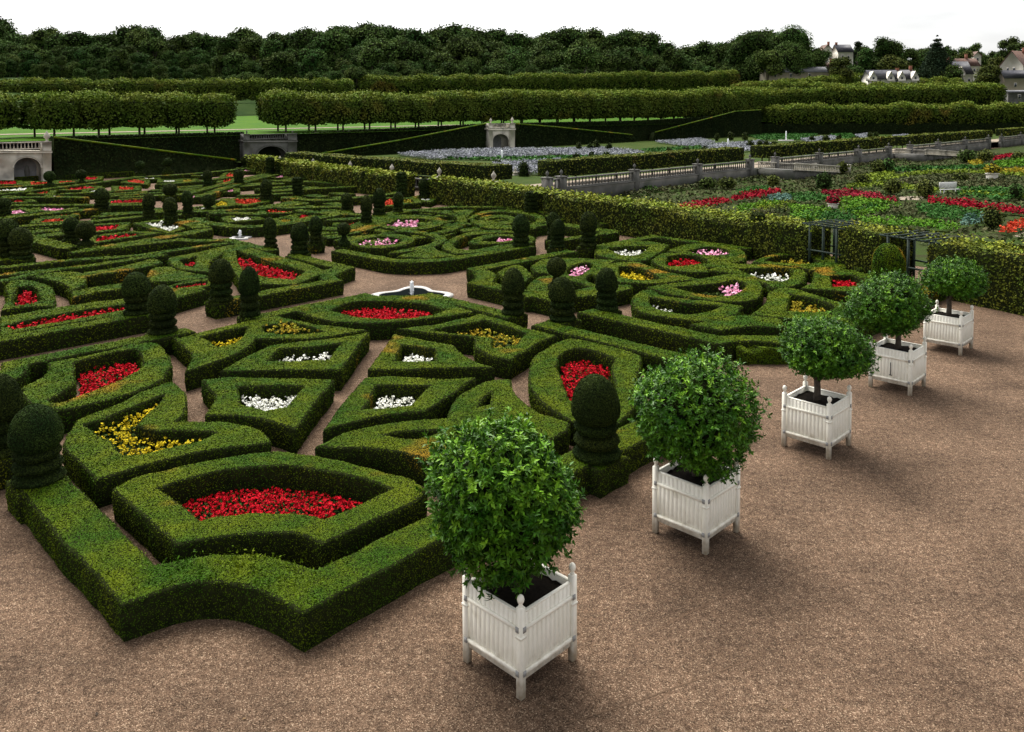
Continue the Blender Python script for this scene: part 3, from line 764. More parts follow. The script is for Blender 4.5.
for colr, where, p in far_beds:
    P = parse(p, 0.3, step=0.5)
    if area(P) < 0: P = P[::-1]
    flower_bed('%s flower bed %s' % (BED[colr][1], where), P, colr, h=0.26, inset_d=0.0, amount=1.2)
    O = inset(P, -0.62); I = inset(P, -0.06)
    hedge('box frame of the %s bed %s' % (colr, where), O, [I], h=0.42)
    keep.append(inset(P, -1.3))
# filler scrolls
def free(q):
    ok = np.ones(len(q), bool)
    for K in keep: ok &= ~inside(K, q)
    return ok
fr = np.random.default_rng(5)
def fillers(u0, u1, v0, v1, du, n_dir):
    k = 0
    v = v0
    while v < v1:
        L = u1 - u0
        for s in range(int(L / du)):
            a = u0 + s * du + 0.4; b = a + du - 1.0
            t = np.linspace(0, 1, 9)
            amp = fr.uniform(-0.6, 0.6)
            uu = a + (b - a) * t; vv = v + amp * np.sin(t * math.pi) + fr.uniform(-.2, .2)
            if n_dir: path = np.stack([uu * cs - vv * sn, uu * sn + vv * cs], 1)
            else:
                uu2 = u0 + (vv - v0) * (u1 - u0) / (v1 - v0); vv2 = v0 + (uu - u0) * (v1 - v0) / (u1 - u0)
                path = np.stack([uu2 * cs - vv2 * sn, uu2 * sn + vv2 * cs], 1)
            if not free(path).all(): continue
            x = 512 + 817 * path[:, 0] / path[:, 1]
            if x.max() < -20: continue
            hedge('short curved box hedge scroll filling a far parterre square', strip_poly(path, 1.2), h=0.44,
                  group='short box hedge scrolls of the far parterre', top_cov=1.1)
            k += 1
        v += 1.85
    return k
nf = fillers(5, 19.5, 47.5, 60, 3.6, True) + fillers(23.5, 38.5, 47.5, 60.5, 3.7, False)
nf += fillers(6, 21, 64, 77, 4.9, False) + fillers(24, 41, 64, 77, 5.6, True)
nf += fillers(14, 42, 80, 92, 5.5, True) + fillers(24, 38, 35.5, 43, 3.4, True)
print('fillers', nf)
# ------------------------------------------------------------------ topiaries
def topiary_mesh(kind, H, W, s):
    """clipped yew: dome on stacked discs; returns list of (part name, MB)"""
    r = W / 2; parts = []
    def leafy(prof, n=20):
        mb = MB(); mb.lathe(prof, n=n, mi=1)
        V = mb.V[0]; m = len(prof)
        a = np.arange(n); b = (a + 1) % n
        fq = np.concatenate([np.stack([k*n+a, k*n+b, (k+1)*n+b, (k+1)*n+a], 1) for k in range(m-1)])
        A, B, C, D = (V[fq[:, i]] for i in range(4))
        TA = np.concatenate([A, A]); TB = np.concatenate([B, C]); TC = np.concatenate([C, D])
        p, i, ss = sample_tris(TA, TB, TC, lambda d: np.full(len(d), s), 1.5)
        if len(p):
            nr = unit(np.cross(TB - TA, TC - TA) + 1e-9)[i]
            v, f = cards(p, nr, ss, 0.5, 0.5, 0.25); mb.add(v, f, 0)
        return mb
    if kind == 'dome':       # egg dome, neck, three discs
        dz = 0.52 * H; b0 = H - dz
        prof = [(r*.10, b0 - .02*H), (r*.80, b0 - .01*H), (r*.97, b0 + .05*H)]
        for t in np.linspace(0.12, 1, 9):
            an = (t - .12) / .88 * math.pi / 2
            prof.append((max(r * math.cos(an), .01), b0 + dz * (.2 + .8 * math.sin(an))))
        parts.append(('dome', leafy(prof)))
        hd = b0 / 3
        for k in range(3):
            z0 = k * hd; rr = r * (1.0 - .05 * k)
            parts.append(('disc', leafy([(rr*.55, z0), (rr*.88, z0 + .12*hd), (rr, z0 + .45*hd), (rr*.9, z0 + .75*hd), (rr*.55, z0 + .98*hd)])))
    elif kind == 'ball':     # round head on a short stem and a wide foot
        rb = r; b0 = H - 2 * rb * 0.95
        prof = [(max(rb * math.sin(a), .01), b0 + rb * .95 * (1 - math.cos(a))) for a in np.linspace(0.06, math.pi, 11)]
        parts.append(('ball', leafy(prof)))
        if b0 > .12:
            parts.append(('disc', leafy([(r*.3, 0), (r*.8, .1*b0), (r*.85, .35*b0), (r*.45, .62*b0), (r*.25, b0 + .1*rb)])))
    elif kind == 'column':   # tall narrow stack of rings
        n = 5; prof = []
        for k in range(n):
            z0 = k * H / n * .92
            prof += [(r*.72, z0 + .01), (r, z0 + .25*H/n), (r*.97, z0 + .6*H/n), (r*.72, z0 + .86*H/n)]
        prof += [(r*.9, H*.93), (r*.55, H*.985), (.01, H)]
        parts.append(('column', leafy(prof)))
    elif kind == 'big':      # plain tall dome
        prof = [(r*.85, 0), (r, .15*H), (r, .5*H)] + [(max(r*math.cos(a), .01), .5*H + .5*H*math.sin(a)) for a in np.linspace(.2, math.pi/2, 7)]
        parts.append(('dome', leafy(prof, 26)))
    return parts

TP = [  # label, x, base y, top y, width px, kind
 ('dome topiary cut off by the left edge, before the left entrance', 4, 456, 371, 40, 'dome'),
 ('large dome topiary on stacked discs at the end of the left front border', 39, 482, 402, 50, 'dome'),
 ('large dome topiary on stacked discs between the first two orange trees', 597, 458, 371, 52, 'dome'),
 ('dome topiary, left one of the dark pair at the left cross path', 138, 315, 271, 27, 'dome'),
 ('dome topiary, right and lower one of the dark pair at the left cross path', 163, 334, 284, 28, 'dome'),
 ('egg shaped topiary on a square hedge plinth behind the left cross path', 221, 302, 258, 23, 'dome'),
 ('egg topiary at the border end before the wedge shaped red bed', 250, 317, 266, 21, 'dome'),
 ('dome topiary at the border end right of the small fountain', 513, 315, 267, 24, 'dome'),
 ('fat dome topiary at the middle of the right cross path', 563, 321, 276, 27, 'dome'),
 ('slim dome topiary on the border end right of the cross path gap', 607, 311, 267, 22, 'dome'),
 ('ball topiary hidden behind the fat dome topiary', 556, 291, 257, 20, 'ball'),
 ('dome topiary standing on the right border of the four ring square', 521, 247, 214, 18, 'dome'),
 ('small dome topiary in front of the half hidden one at the right cross path', 557, 248, 219, 15, 'dome'),
 ('small dome topiary half hidden behind another at the right cross path', 554, 240, 212, 14, 'dome'),
 ('mushroom topiary on discs above a square hedge plinth near the arbour', 588, 247, 211, 18, 'dome'),
 ('tall column topiary of stacked rings in front of the vine arbour', 757, 247, 212, 15, 'column'),
 ('short column topiary left of the arbour opening', 807, 252, 225, 14, 'column'),
 ('large smooth dome topiary behind the fourth orange tree', 889, 283, 243, 31, 'big'),
 ('fat dome topiary, back one of the twins at the left edge', 8, 257, 218, 22, 'dome'),
 ('fat dome topiary, front one of the twins at the left edge', 22, 259, 227, 22, 'dome'),
 ('slim dark topiary, left one of the pair before the long red blade bed', 72, 241, 217, 16, 'dome'),
 ('round headed dark topiary, right one of the pair before the long red blade bed', 86, 246, 221, 19, 'ball'),
 ('topiary at the left edge above the twin fat topiaries', 3, 214, 198, 15, 'dome'),
 ('pear shaped topiary standing alone left of centre far off', 102, 209, 188, 14, 'dome'),
 ('slim topiary left of the bright white bed', 149, 217, 193, 12, 'dome'),
 ('round topiary by the foot of the stone arch', 50, 186, 171, 11, 'ball'),
 ('round topiary before the left part of the ivy wall', 82, 184, 169.5, 10, 'ball'),
 ('dark topiary right against the ivy wall, left of two', 140, 174, 161, 9, 'ball'),
 ('dark topiary right against the ivy wall, right of two', 168, 172, 158, 9, 'ball'),
 ('squat ball topiary behind the central topiary group', 170, 196, 183.5, 13, 'ball'),
 ('thick dome topiary in the middle of the central group', 171, 223, 197, 14, 'dome'),
 ('slender dome topiary right in the central group', 188, 214, 190.5, 11, 'dome'),
 ('round headed topiary on a thin stem above the second fountain path', 209, 210, 194.5, 13, 'ball'),
 ('slim topiary far off, left of the slanting orange strip', 208, 186, 170, 9.5, 'dome'),
 ('slim topiary far off, right of the slanting orange strip', 239, 184, 169, 10, 'dome'),
 ('egg topiary left of the far border block', 266, 199, 179.5, 12, 'dome'),
 ('egg topiary beside the second fountain', 271, 248, 217, 13, 'dome'),
 ('thick stacked topiary right of the second fountain', 299.5, 254, 222, 18, 'dome'),
 ('stacked topiary on a hedge plinth behind the thick one', 316, 243, 216, 14, 'dome'),
 ('round headed topiary at the left corner of the four ring square', 344, 247, 222.5, 13, 'ball'),
 ('slim topiary left behind the four ring square', 347, 211, 193, 11, 'dome'),
 ('dome topiary at the left back corner of the four ring square', 366.5, 224, 195, 12, 'dome'),
 ('topiary with a wide skirt behind the back left ring', 379, 216, 188, 13, 'dome'),
 ('slim topiary right behind the back left ring', 398, 213, 192, 10, 'dome'),
 ('column topiary in the middle of the far right beds', 298, 196, 177, 11, 'column'),
 ('tall topiary left of the arbour gap', 402, 194, 172, 11, 'column'),
 ('slim topiary against the arbour wall far off', 349, 185, 168, 9, 'column'),
 ('short topiary against the arbour wall beside the slim one', 366, 188, 171, 8, 'column'),
 ('far topiary at the arbour foot, left of the last pair', 270, 174, 157, 9, 'column'),
 ('far topiary at the arbour foot, right of the last pair', 281, 174, 158, 9, 'column'),
 ('farthest topiary at the left end of the arbour', 245, 168, 156, 9, 'ball'),
 ('dome topiary standing in the arbour gap before the pale stones', 424.5, 197, 178, 11, 'dome'),
 ('dark topiary against the arbour, left of two behind the mushroom topiary', 531, 213, 191, 14, 'column'),
 ('dark topiary against the arbour, right of two behind the mushroom topiary', 553, 215, 193, 15, 'column'),
]
for i, (lab, x, yb, yt, w, kind) in enumerate(TP):
    far = yb < 200
    p = at(x, yb, HH * .9); d = p.y
    H = (yb - yt) * d / F * 1.0; W = w * d / F
    root = empty('topiary', p)
    root.scale = (random.uniform(.95, 1.05), random.uniform(.95, 1.05), 1)
    tag(root, lab, 'topiary', 'clipped yew topiaries of the parterre')
    s = float(np.clip(0.0021 * d, 0.03, 0.13))
    q = W * .47
    parts = topiary_mesh(kind, H, W, s)
    lean = np.array([random.uniform(-.035, .035), random.uniform(-.035, .035)])
    for _, mb in parts:
        for q_ in mb.V: q_[:, :2] += q_[:, 2:3] * lean
    for nm, mb in parts: mb.build(nm, [M['box' if kind == 'big' else 'yew'], M['yewin']], root, smooth=True)
    # square clipped plinth down to the ground
    ft = MB()
    P = np.array([(-q, -q), (q, -q), (q, q), (-q, q)]) @ np.array([[cs, sn], [-sn, cs]])
    Pp = spline([(v_, False) for v_ in P], 0.2)
    hedge_mesh(ft, Pp + np.array([p.x, p.y]), [], HH * .9 + (.03 if kind != 'big' else 0))
    ft.V = [v_ - np.array([p.x, p.y, p.z]) for v_ in ft.V]
    ft.build('plinth', [M['box'], M['twig']], root)

# ------------------------------------------------------------------ planters and orange trees
def make_planter():
    root = empty('planter_box')
    h, w, pw = 1.19, 0.5, 0.085
    for sx in (-1, 1):
        for sy in (-1, 1):
            mb = MB(); mb.box((sx*w, sy*w, h/2), (pw, pw, h), bev=.008)
            mb.box((sx*w, sy*w, .80), (pw+.018, pw+.018, .03)); 
            o = mb.build('post', M['white'], root)
            f = MB(); f.lathe([(.030, h-.002), (.034, h+.012), (.020, h+.030), (.040, h+.060), (.048, h+.095), (.040, h+.130), (.020, h+.152), (.006, h+.160)], (sx*w, sy*w, 0), 14)
            f.build('finial', M['white'], o, smooth=True)
    L = 2*w - pw
    for k in range(4):
        rz = k * math.pi / 2; c_, s_ = math.cos(rz), math.sin(rz)
        rot = lambda x, y, z: (x*c_ - y*s_, x*s_ + y*c_, z)
        n = 11; pwid = L / n
        mb = MB()
        mb.box(rot(0, -w + .018, .65), (L, .012, .86), rz=rz, mi=1)
        for i in range(n):
            mb.box(rot(-L/2 + (i+.5)*pwid, -w - .002, .655), (pwid - .0025, .022, .87), rz=rz, bev=.004)
        mb.build('panel', [M['white'], M['white']], root)
        for z, hh, t in ((.90, .055, .036), (.33, .055, .036)):
            r_ = MB(); r_.box(rot(0, -w - .026, z), (L + .03, t, hh), rz=rz, bev=.008); r_.build('rail', M['white'], root)
        r_ = MB(); r_.box(rot(0, -w + .010, 1.095), (L, .05, .025), rz=rz, bev=.005); r_.build('rim', M['white'], root)
    for sx, sy in ((-1, -1), (1, -1), (-1, 1), (1, 1)):
        for z in (.90, .33):
            hk = MB(); hk.box((sx*(w+.047), sy*(w-.02), z), (.012, .05, .07)); hk.box((sx*(w-.02), sy*(w+.047), z), (.05, .012, .07)); hk.build('corner_bracket', M['steel'], root)
    s = MB(); n = 14; P = []; g = np.linspace(-.46, .46, n)
    for y in g:
        for x in g: P.append((x, y, 1.0 + rng.normal(0, .010) + .03 * math.exp(-(x*x+y*y)/.03)))
    fs = [(j*n+i, j*n+i+1, (j+1)*n+i+1, (j+1)*n+i) for j in range(n-1) for i in range(n-1)]
    s.add(P, fs); s.build('soil', M['soil'], root)
    return root

PL = [((521, 698), 0), ((705, 554.5), 1), ((828.5, 459.3), 2), ((909.8, 395.6), 3), ((960.8, 356.8), 4)]
# fitted planter centres (camera aligned metres) and headings
PC = [(.0766, 10.638, .7955), (3.1957, 13.970, .7867), (6.6683, 17.641, .7851), (10.2409, 21.447, .7838), (13.4175, 24.864, .777)]
place = ['nearest white slatted planter box in front, below the biggest bushy orange tree',
         'second white slatted planter box from the front, beside the dome topiary',
         'third white slatted planter box, standing alone on open gravel with its trunk in view',
         'fourth white slatted planter box with a thin dark latch on its front',
         'farthest white slatted planter box, by the vine arbour']
base = make_planter()
planters = []
for i, (x, y, a) in enumerate(PC):
    o = base if i == 0 else copy_tree(base)
    o.location = (x, y, 0); o.rotation_euler = (0, 0, a)
    tag(o, place[i], 'planter', 'white planter boxes in a row on the gravel walk')
    planters.append(o)
lm = MB(); lm.box((-.545, -.02, .60), (.012, .018, .34)); lm.box((-.545, -.02, .44), (.012, .07, .02))
lm.build('latch', M['iron'], planters[3])

def orange_tree(label, base, cz, rx, rz, flat, trunk_h, ntip, leaf, seed, cx=0.0):
    """round clipped citrus: trunk, limbs, twigs that end in whorls of pointed leaves"""
    r = np.random.default_rng(seed)
    root = empty('orange_tree', base); tag(root, label, 'tree', 'clipped orange trees in the planter boxes')
    mb = MB()
    cen = np.array([cx, 0, cz])
    mb.tube([(0, 0, -.03), (.015, .01, trunk_h*.5), (.0, .0, trunk_h), (cx*.6, 0, cz)], [.085, .07, .068, .03], 9)
    for k in range(9):
        a = k * 2.4; e = r.uniform(.1, .9)
        d = np.array([math.cos(a)*math.cos(e)*rx, math.sin(a)*math.cos(e)*rx, math.sin(e)*rz])
        mb.tube([(0, 0, trunk_h - .05), tuple(cen*.5 + np.array([0, 0, trunk_h*.5]) + d*.35), tuple(cen + d*.8)], [.04, .025, .01], 6)
    mb.build('trunk', M['bark'], root, smooth=True)
    # lumpy crown surface
    lob = unit(r.normal(0, 1, (26, 3))); amp = r.uniform(-.16, .15, 26)
    lo3 = unit(r.normal(0, 1, (5, 3))); am3 = r.uniform(-.15, .15, 5)
    def radius(d):
        k = np.exp(9 * (d @ lob.T - 1)); return 1 + (k * amp).sum(1) + (np.exp(2.5 * (d @ lo3.T - 1)) * am3).sum(1)
    c = MB()
    tips = unit(r.normal(0, 1, (ntip, 3)))
    low = tips[:, 2] < 0
    q = tips * np.array([rx, rx, rz]) * radius(tips)[:, None]
    q[low, 2] *= flat
    if flat < .8: q[~low, 2] *= .93
    depth = np.where(r.random(ntip) < .62, r.uniform(.88, 1.04, ntip), r.uniform(.55, .9, ntip))
    spr = r.random(ntip) < .07
    depth[spr] = r.uniform(1.04, 1.17, spr.sum())
    T = cen + q * depth[:, None]
    dirs = unit(tips * np.array([1, 1, 1]) + np.array([0, 0, .55]) + r.normal(0, .35, tips.shape))
    nl = 10
    D = np.repeat(dirs, nl, 0); P = np.repeat(T, nl, 0)
    n = len(P)
    side = unit(np.cross(D, unit(r.normal(0, 1, (n, 3)))))
    w = r.uniform(.25, 1.25, (n, 1))
    ld = unit(D * r.uniform(.15, 1.0, (n, 1)) + side * w)
    st = P - D * r.uniform(0, .10, (n, 1)) * 1.0
    L = leaf * r.uniform(.65, 1.2, (n, 1))
    wv = unit(np.cross(ld, D + r.normal(0, .2, (n, 3)))) * L * .20
    up = unit(np.cross(wv, ld))
    droop = -up * L * .10
    V = np.stack([st, st + ld*L*.45 - wv - droop, st + ld*L*.5, st + ld*L + droop*1.5, st + ld*L*.45 + wv - droop], 1).reshape(-1, 3)
    i5 = np.arange(n)[:, None] * 5
    Fc = np.concatenate([i5 + np.array([[0, 1, 3, 2]]), i5 + np.array([[0, 2, 3, 4]])], 1).reshape(-1, 4)
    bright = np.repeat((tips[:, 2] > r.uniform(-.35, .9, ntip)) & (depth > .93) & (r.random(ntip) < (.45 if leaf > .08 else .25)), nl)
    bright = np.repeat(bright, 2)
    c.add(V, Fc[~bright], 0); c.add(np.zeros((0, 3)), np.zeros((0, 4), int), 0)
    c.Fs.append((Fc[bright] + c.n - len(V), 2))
    # shaded inside of the crown
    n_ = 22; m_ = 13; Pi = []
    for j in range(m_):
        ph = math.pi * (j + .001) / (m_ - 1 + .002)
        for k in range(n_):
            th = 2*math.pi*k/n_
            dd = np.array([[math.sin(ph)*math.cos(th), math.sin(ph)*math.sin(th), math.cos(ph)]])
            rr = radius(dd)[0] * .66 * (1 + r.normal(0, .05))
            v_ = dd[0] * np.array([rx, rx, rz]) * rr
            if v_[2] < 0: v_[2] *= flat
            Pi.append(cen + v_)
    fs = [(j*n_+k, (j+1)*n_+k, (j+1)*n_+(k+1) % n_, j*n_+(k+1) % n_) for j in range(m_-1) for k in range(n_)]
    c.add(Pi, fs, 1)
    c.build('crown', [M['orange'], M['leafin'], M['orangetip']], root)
    return root

def crownfit(i, xl, xr, yt, yb):
    x, y, a = PC[i]
    k = y / F
    cxp = (xl + xr) / 2; zt = atd(cxp, yt, y).z; zb = atd(cxp, yb, y).z
    return (cxp - (512 + F * x / y)) * k, (zt + zb) / 2, (xr - xl) * k / 2, (zt - zb) / 2
tl = ['bushy bright orange tree in the nearest planter with a lush shaggy crown',
      'second orange tree with shaggy bright sprouts and crown reaching down to its box',
      'third orange tree with neat flat bottomed dark crown on a bare trunk',
      'fourth orange tree, wide crown in front of the smooth dome topiary',
      'farthest orange tree with small dark crown beside the vine arbour']
spec = [(421, 587, 416, 556, .88, 3400, .088), (631, 757, 356, 456, .92, 3300, .082), (777, 879, 312, 388, .55, 3400, .072), (848, 939, 268, 340, .6, 3000, .075), (923, 994, 250, 306, .6, 2600, .075)]
for i, (xl, xr, yt, yb, fl, nt_, lf) in enumerate(spec):
    cx, cz, rx, rz = crownfit(i, xl + 6, xr - 6, yt + 5, yb - 3)
    if fl < 1:      # flatter underside: move the centre down and keep the top
        top = cz + rz; cz = cz - rz * .12; rz = top - cz
    t = orange_tree(tl[i], (PC[i][0], PC[i][1], 1.0), cz - 1.0, rx, rz, fl, max(.25, cz - 1.0 - rz*.65), nt_, lf, 20 + i, cx)

# ------------------------------------------------------------------ fountains
def fountain(label, c, R_, jet, rz):
    root = empty('fountain', (c[0], c[1], 0), rz); tag(root, label, 'fountain')
    def quat(r, k=56):
        P = []
        for i in range(k):
            a = 2*math.pi*i/k
            P.append((r * (1 + .20*math.cos(4*a)) * math.cos(a), r * (1 + .20*math.cos(4*a)) * math.sin(a)))
        return np.array(P)
    o, i_ = quat(R_), quat(R_ - .28)
    k = len(o); mb = MB()
    P = np.concatenate([np.hstack([o, np.full((k, 1), -.01)]), np.hstack([o, np.full((k, 1), .075)]), np.hstack([i_, np.full((k, 1), .075)]), np.hstack([i_, np.full((k, 1), -.01)])])
    a = np.arange(k); b = (a + 1) % k
    mb.add(P, np.concatenate([np.stack([j*k+a, j*k+b, (j+1)*k+b, (j+1)*k+a], 1) for j in range(3)]))
    mb.build('basin_rim', M['rim'], root)
    w = MB(); w.add(np.hstack([i_ * .999, np.full((k, 1), .06)]), [tuple(range(k))]); w.build('water', M['water'], root)
    if jet:
        j = MB(); z = np.linspace(.06, jet, 8)
        j.lathe([(.05 + .03*math.sin(5*t), t) for t in z[:-1]] + [(.02, jet)], n=8)
        for q in range(40):
            p = rng.normal(0, .05, 2); j.box((p[0], p[1], rng.uniform(.1, jet)), (.03, .03, .04))
        j.build('jet', M['jet'], root)
    return root
fc = at(412, 296.5, 0)
fountain('small quatrefoil fountain with white rim and thin jet among the front squares', fc, 1.38, .62, 0.0)
f2 = at(240, 238.5, 0)
fountain('second small fountain with a white jet between the farther squares', f2, .6, .5, YAW)
def ordl(k):
    names = ['', 'first', 'second', 'third', 'fourth', 'fifth', 'sixth', 'seventh', 'eighth', 'ninth', 'tenth', 'eleventh', 'twelfth', 'thirteenth', 'fourteenth', 'fifteenth', 'sixteenth', 'seventeenth', 'eighteenth', 'nineteenth', 'twentieth']
    if k <= 20: return names[k]
    t = ['twenty', 'thirty', 'forty'][k // 10 - 2] if k % 10 else ['twentieth', 'thirtieth', 'fortieth'][k // 10 - 2]
    return t + ('-' + names[k % 10] if k % 10 else '')
# ------------------------------------------------------------------ grounds
def sheet(name, pts, z, m, kind='structure', label=None):
    mb = MB(); P = [(p[0], p[1], z) for p in pts]
    a = sum(P[i-1][0]*P[i][1] - P[i][0]*P[i-1][1] for i in range(len(P)))
    if a < 0: P = P[::-1]
    tri = tessellate_polygon([[Vector(p) for p in P]])
    T = []
    for t in tri:
        A, B, C = (np.array(P[i]) for i in t)
        T.append(tuple(t) if np.cross(B - A, C - A)[2] > 0 else tuple(t)[::-1])
    mb.add(P, T); o = mb.build(name, m)
    tag(o, label, None, None, kind); return o

sheet('ground', [(-900, -60), (900, -60), (900, 1500), (-900, 1500)], 0.0, M['gravel'])
sheet('kitchen_garden_soil', [UV(38.5, 0), UV(240, 0), UV(240, 42.9), UV(44.5, 42.9)], 0.004, M['earth'])
# upper garden terrace behind the retaining wall
TZ = 1.05
sheet('upper_terrace', [UV(48, 43.6), UV(330, 43.6), UV(330, 99), UV(48, 99)], TZ, M['terrace'])
sheet('terrace_walk', [UV(49.5, 43.7), UV(330, 43.7), UV(330, 48.0), UV(49.5, 48.0)], TZ + .004, M['pathgravel'])

def rise(x, y):
    v = -x * sn + y * cs
    z = 4.35 + (0.028 * max(0, min(y, 330) - 118) if v > 140 else 0)
    if v > 178: z += min(1, (v - 178) / 9) * 2.6
    if v > 200: z += min(1, (v - 200) / 60) * 7
    if y > 300: z += (min(y, 520) - 300) * 0.05
    return z
def hill():
    us = np.linspace(-260, 760, 70); vs = np.array([98.2, 103, 110, 120, 130, 145, 160, 176, 178, 181, 184, 187, 192, 200, 215, 230, 245, 260, 300, 360, 450, 600, 800])
    P = []
    for v in vs:
        for u in us:
            p = UV(u, v); P.append((p.x, p.y, rise(p.x, p.y)))
    n = len(us)
    fs = [(j*n+i, j*n+i+1, (j+1)*n+i+1, (j+1)*n+i) for j in range(len(vs)-1) for i in range(n-1)]
    mb = MB(); mb.add(P, fs[:(n-1)*7]); mb.add(P, fs[(n-1)*7:], 1); tag(mb.build('upper_lawn', [M['grass'], M['meadow']], smooth=True), None, None, None, 'structure')
    # pale gravel path across the lawn, lying just over it
    mb = MB(); P = []
    for v in (126, 131):
        for u in us:
            p = UV(u, v); P.append((p.x, p.y, rise(p.x, p.y) + .05))
    mb.add(P, [(i, i+1, n+i+1, n+i) for i in range(n-1)])
    tag(mb.build('lawn_path', M['pathgravel']), None, None, None, 'structure')
    mb = MB(); P = []
    for v in (178.5, 187):
        for u in us:
            p = UV(u, v); P.append((p.x, p.y, rise(p.x, p.y) + .06))
    mb.add(P, [(i, i+1, n+i+1, n+i) for i in range(n-1)])
    tag(mb.build('grass_bank', M['meadow']), None, None, None, 'structure')
hill()

def leaf_panel(mb, A, B, C, D, s, cov=0.9, mi=0):
    A, B, C, D = (np.array([tuple(p)]) for p in (A, B, C, D))
    TA = np.concatenate([A, A]); TB = np.concatenate([B, C]); TC = np.concatenate([C, D])
    p, i, ss = sample_tris(TA, TB, TC, lambda d: np.full(len(d), s), cov)
    if len(p):
        nr = unit(np.cross(TB - TA, TC - TA))[i]
        v, f = cards(p, nr, ss, .6, .7); mb.add(v, f, mi)

NV = UV(0, 1)          # into the bank
def vprism(mb, px, v, thick, mi=0, zmin=None):
    f = [atv(x, y, v) for x, y in px]
    b = [p + NV * thick for p in f]
    mb.prism(f, b, mi); return f

def green_wall(label, px, v, thick, s=.26, name='clipped_green_wall', cat='hedge', m='ivy', group=None, coping=None):
    root = MB(); f = vprism(root, px, v, thick, 1)
    # leaves over the front face and the top
    tri = tessellate_polygon([[Vector(p) for p in f]])
    A = np.array([tuple(f[t[0]]) for t in tri]); B = np.array([tuple(f[t[1]]) for t in tri]); C = np.array([tuple(f[t[2]]) for t in tri])
    p, i, ss = sample_tris(A, B, C, lambda d: np.full(len(d), s), .9)
    v_, f_ = cards(p, np.tile([tuple(-NV)], (len(p), 1)), ss, .6, .6); root.add(v_, f_, 0)
    n = len(f)
    for k in range(n):
        a, b = f[k], f[(k+1) % n]
        if (b - a).length > 1 and abs((b - a).z) < 0.6 * (b - a).length and min(a.z, b.z) > TZ + .6:
            leaf_panel(root, a, b, b + NV*thick, a + NV*thick, s, 1.0)
    o = root.build(name, [M[m], M['leafin']]); tag(o, label, cat, group)
    if coping:
        mb = MB(); pts = [atv(x, y, v) + Vector((0, 0, .05)) - NV*.02 for x, y in coping]
        for a, b in zip(pts[:-1], pts[1:]): mb.tube([a, b], .11, 6)
        mb.build('edge_strip', M['box'], o)
    return o

green_wall('dark ivy covered ramp wall sloping down to the right beside the stone arch', [(54, 138), (150, 150), (236, 160.5), (246, 166), (236, 172), (54, 186)], 97.0, 1.2,
           coping=[(54, 137.6), (150, 149.6), (236, 160.2)])
green_wall('tall dark ivy clad terrace wall above the sloping ramp at the left', [(52, 137.5), (244, 132.5), (244, 172), (52, 186)], 98.6, 1.0)
green_wall('long dark ivy clad terrace wall right of the stone bridge', [(297, 134), (488, 124), (640, 121), (760, 114), (762, 146), (297, 168)], 98.7, 1.0)
green_wall('dark clipped ramp hedge rising to the right up to the stone gate', [(300, 158), (400, 141), (487, 124), (488, 156), (300, 172)], 96.6, 1.0, coping=[(300, 157.5), (400, 140.5), (487, 123.6)])
green_wall('dark clipped ramp hedge falling to the right from the stone gate', [(516, 124.5), (560, 128), (632, 135.5), (645, 152), (516, 154)], 96.7, 1.0, coping=[(516, 124), (560, 127.6), (632, 135)])
green_wall('dark clipped ramp hedge rising toward the right lime hedges', [(655, 133), (735, 112), (761, 110.5), (762, 141), (650, 149)], 96.2, 1.0, coping=[(655, 132.5), (735, 111.6), (761, 110)])

# ------------------------------------------------------------------ stone work
def baluster_run(root, p, q, z0, z1, n, m, dz=0.0):
    """balustrade from p to q standing between z0 and z1 (dz = drop at the far end)"""
    p, q = Vector((p[0], p[1], 0)), Vector((q[0], q[1], 0))
    L = (q - p).length; a = math.atan2(q.y - p.y, q.x - p.x)
    def bar(name, zz, w, h):
        mb = MB(); d = (q - p).normalized(); nrm = Vector((-d.y, d.x, 0)) * w / 2
        A = [p - nrm + Vector((0, 0, zz)), p + nrm + Vector((0, 0, zz)), p + nrm + Vector((0, 0, zz + h)), p - nrm + Vector((0, 0, zz + h))]
        B = [x + (q - p) + Vector((0, 0, -dz)) for x in A]
        mb.prism(A, B); mb.build(name, m, root)
    h = z1 - z0
    bar('handrail', z1 - .15*h, .26, .15*h); bar('base_course', z0, .26, .13*h)
    mb = MB()
    for i in range(n):
        t = (i + .5) / n; c = p + (q - p) * t; zz = z0 + .13*h - dz * t; hh = .72*h
        mb.lathe([(.05, 0), (.085, .25*hh), (.045, .55*hh), (.05, .8*hh), (.075, hh)], (c.x, c.y, zz), 6)
    mb.build('balusters', m, root)

def urn(mb, c, s):
    mb.lathe([(.20*s, 0), (.22*s, .12*s), (.10*s, .2*s), (.12*s, .32*s), (.30*s, .55*s), (.30*s, .75*s), (.16*s, .95*s), (.06*s, 1.1*s), (.02*s, 1.2*s)], c, 10)

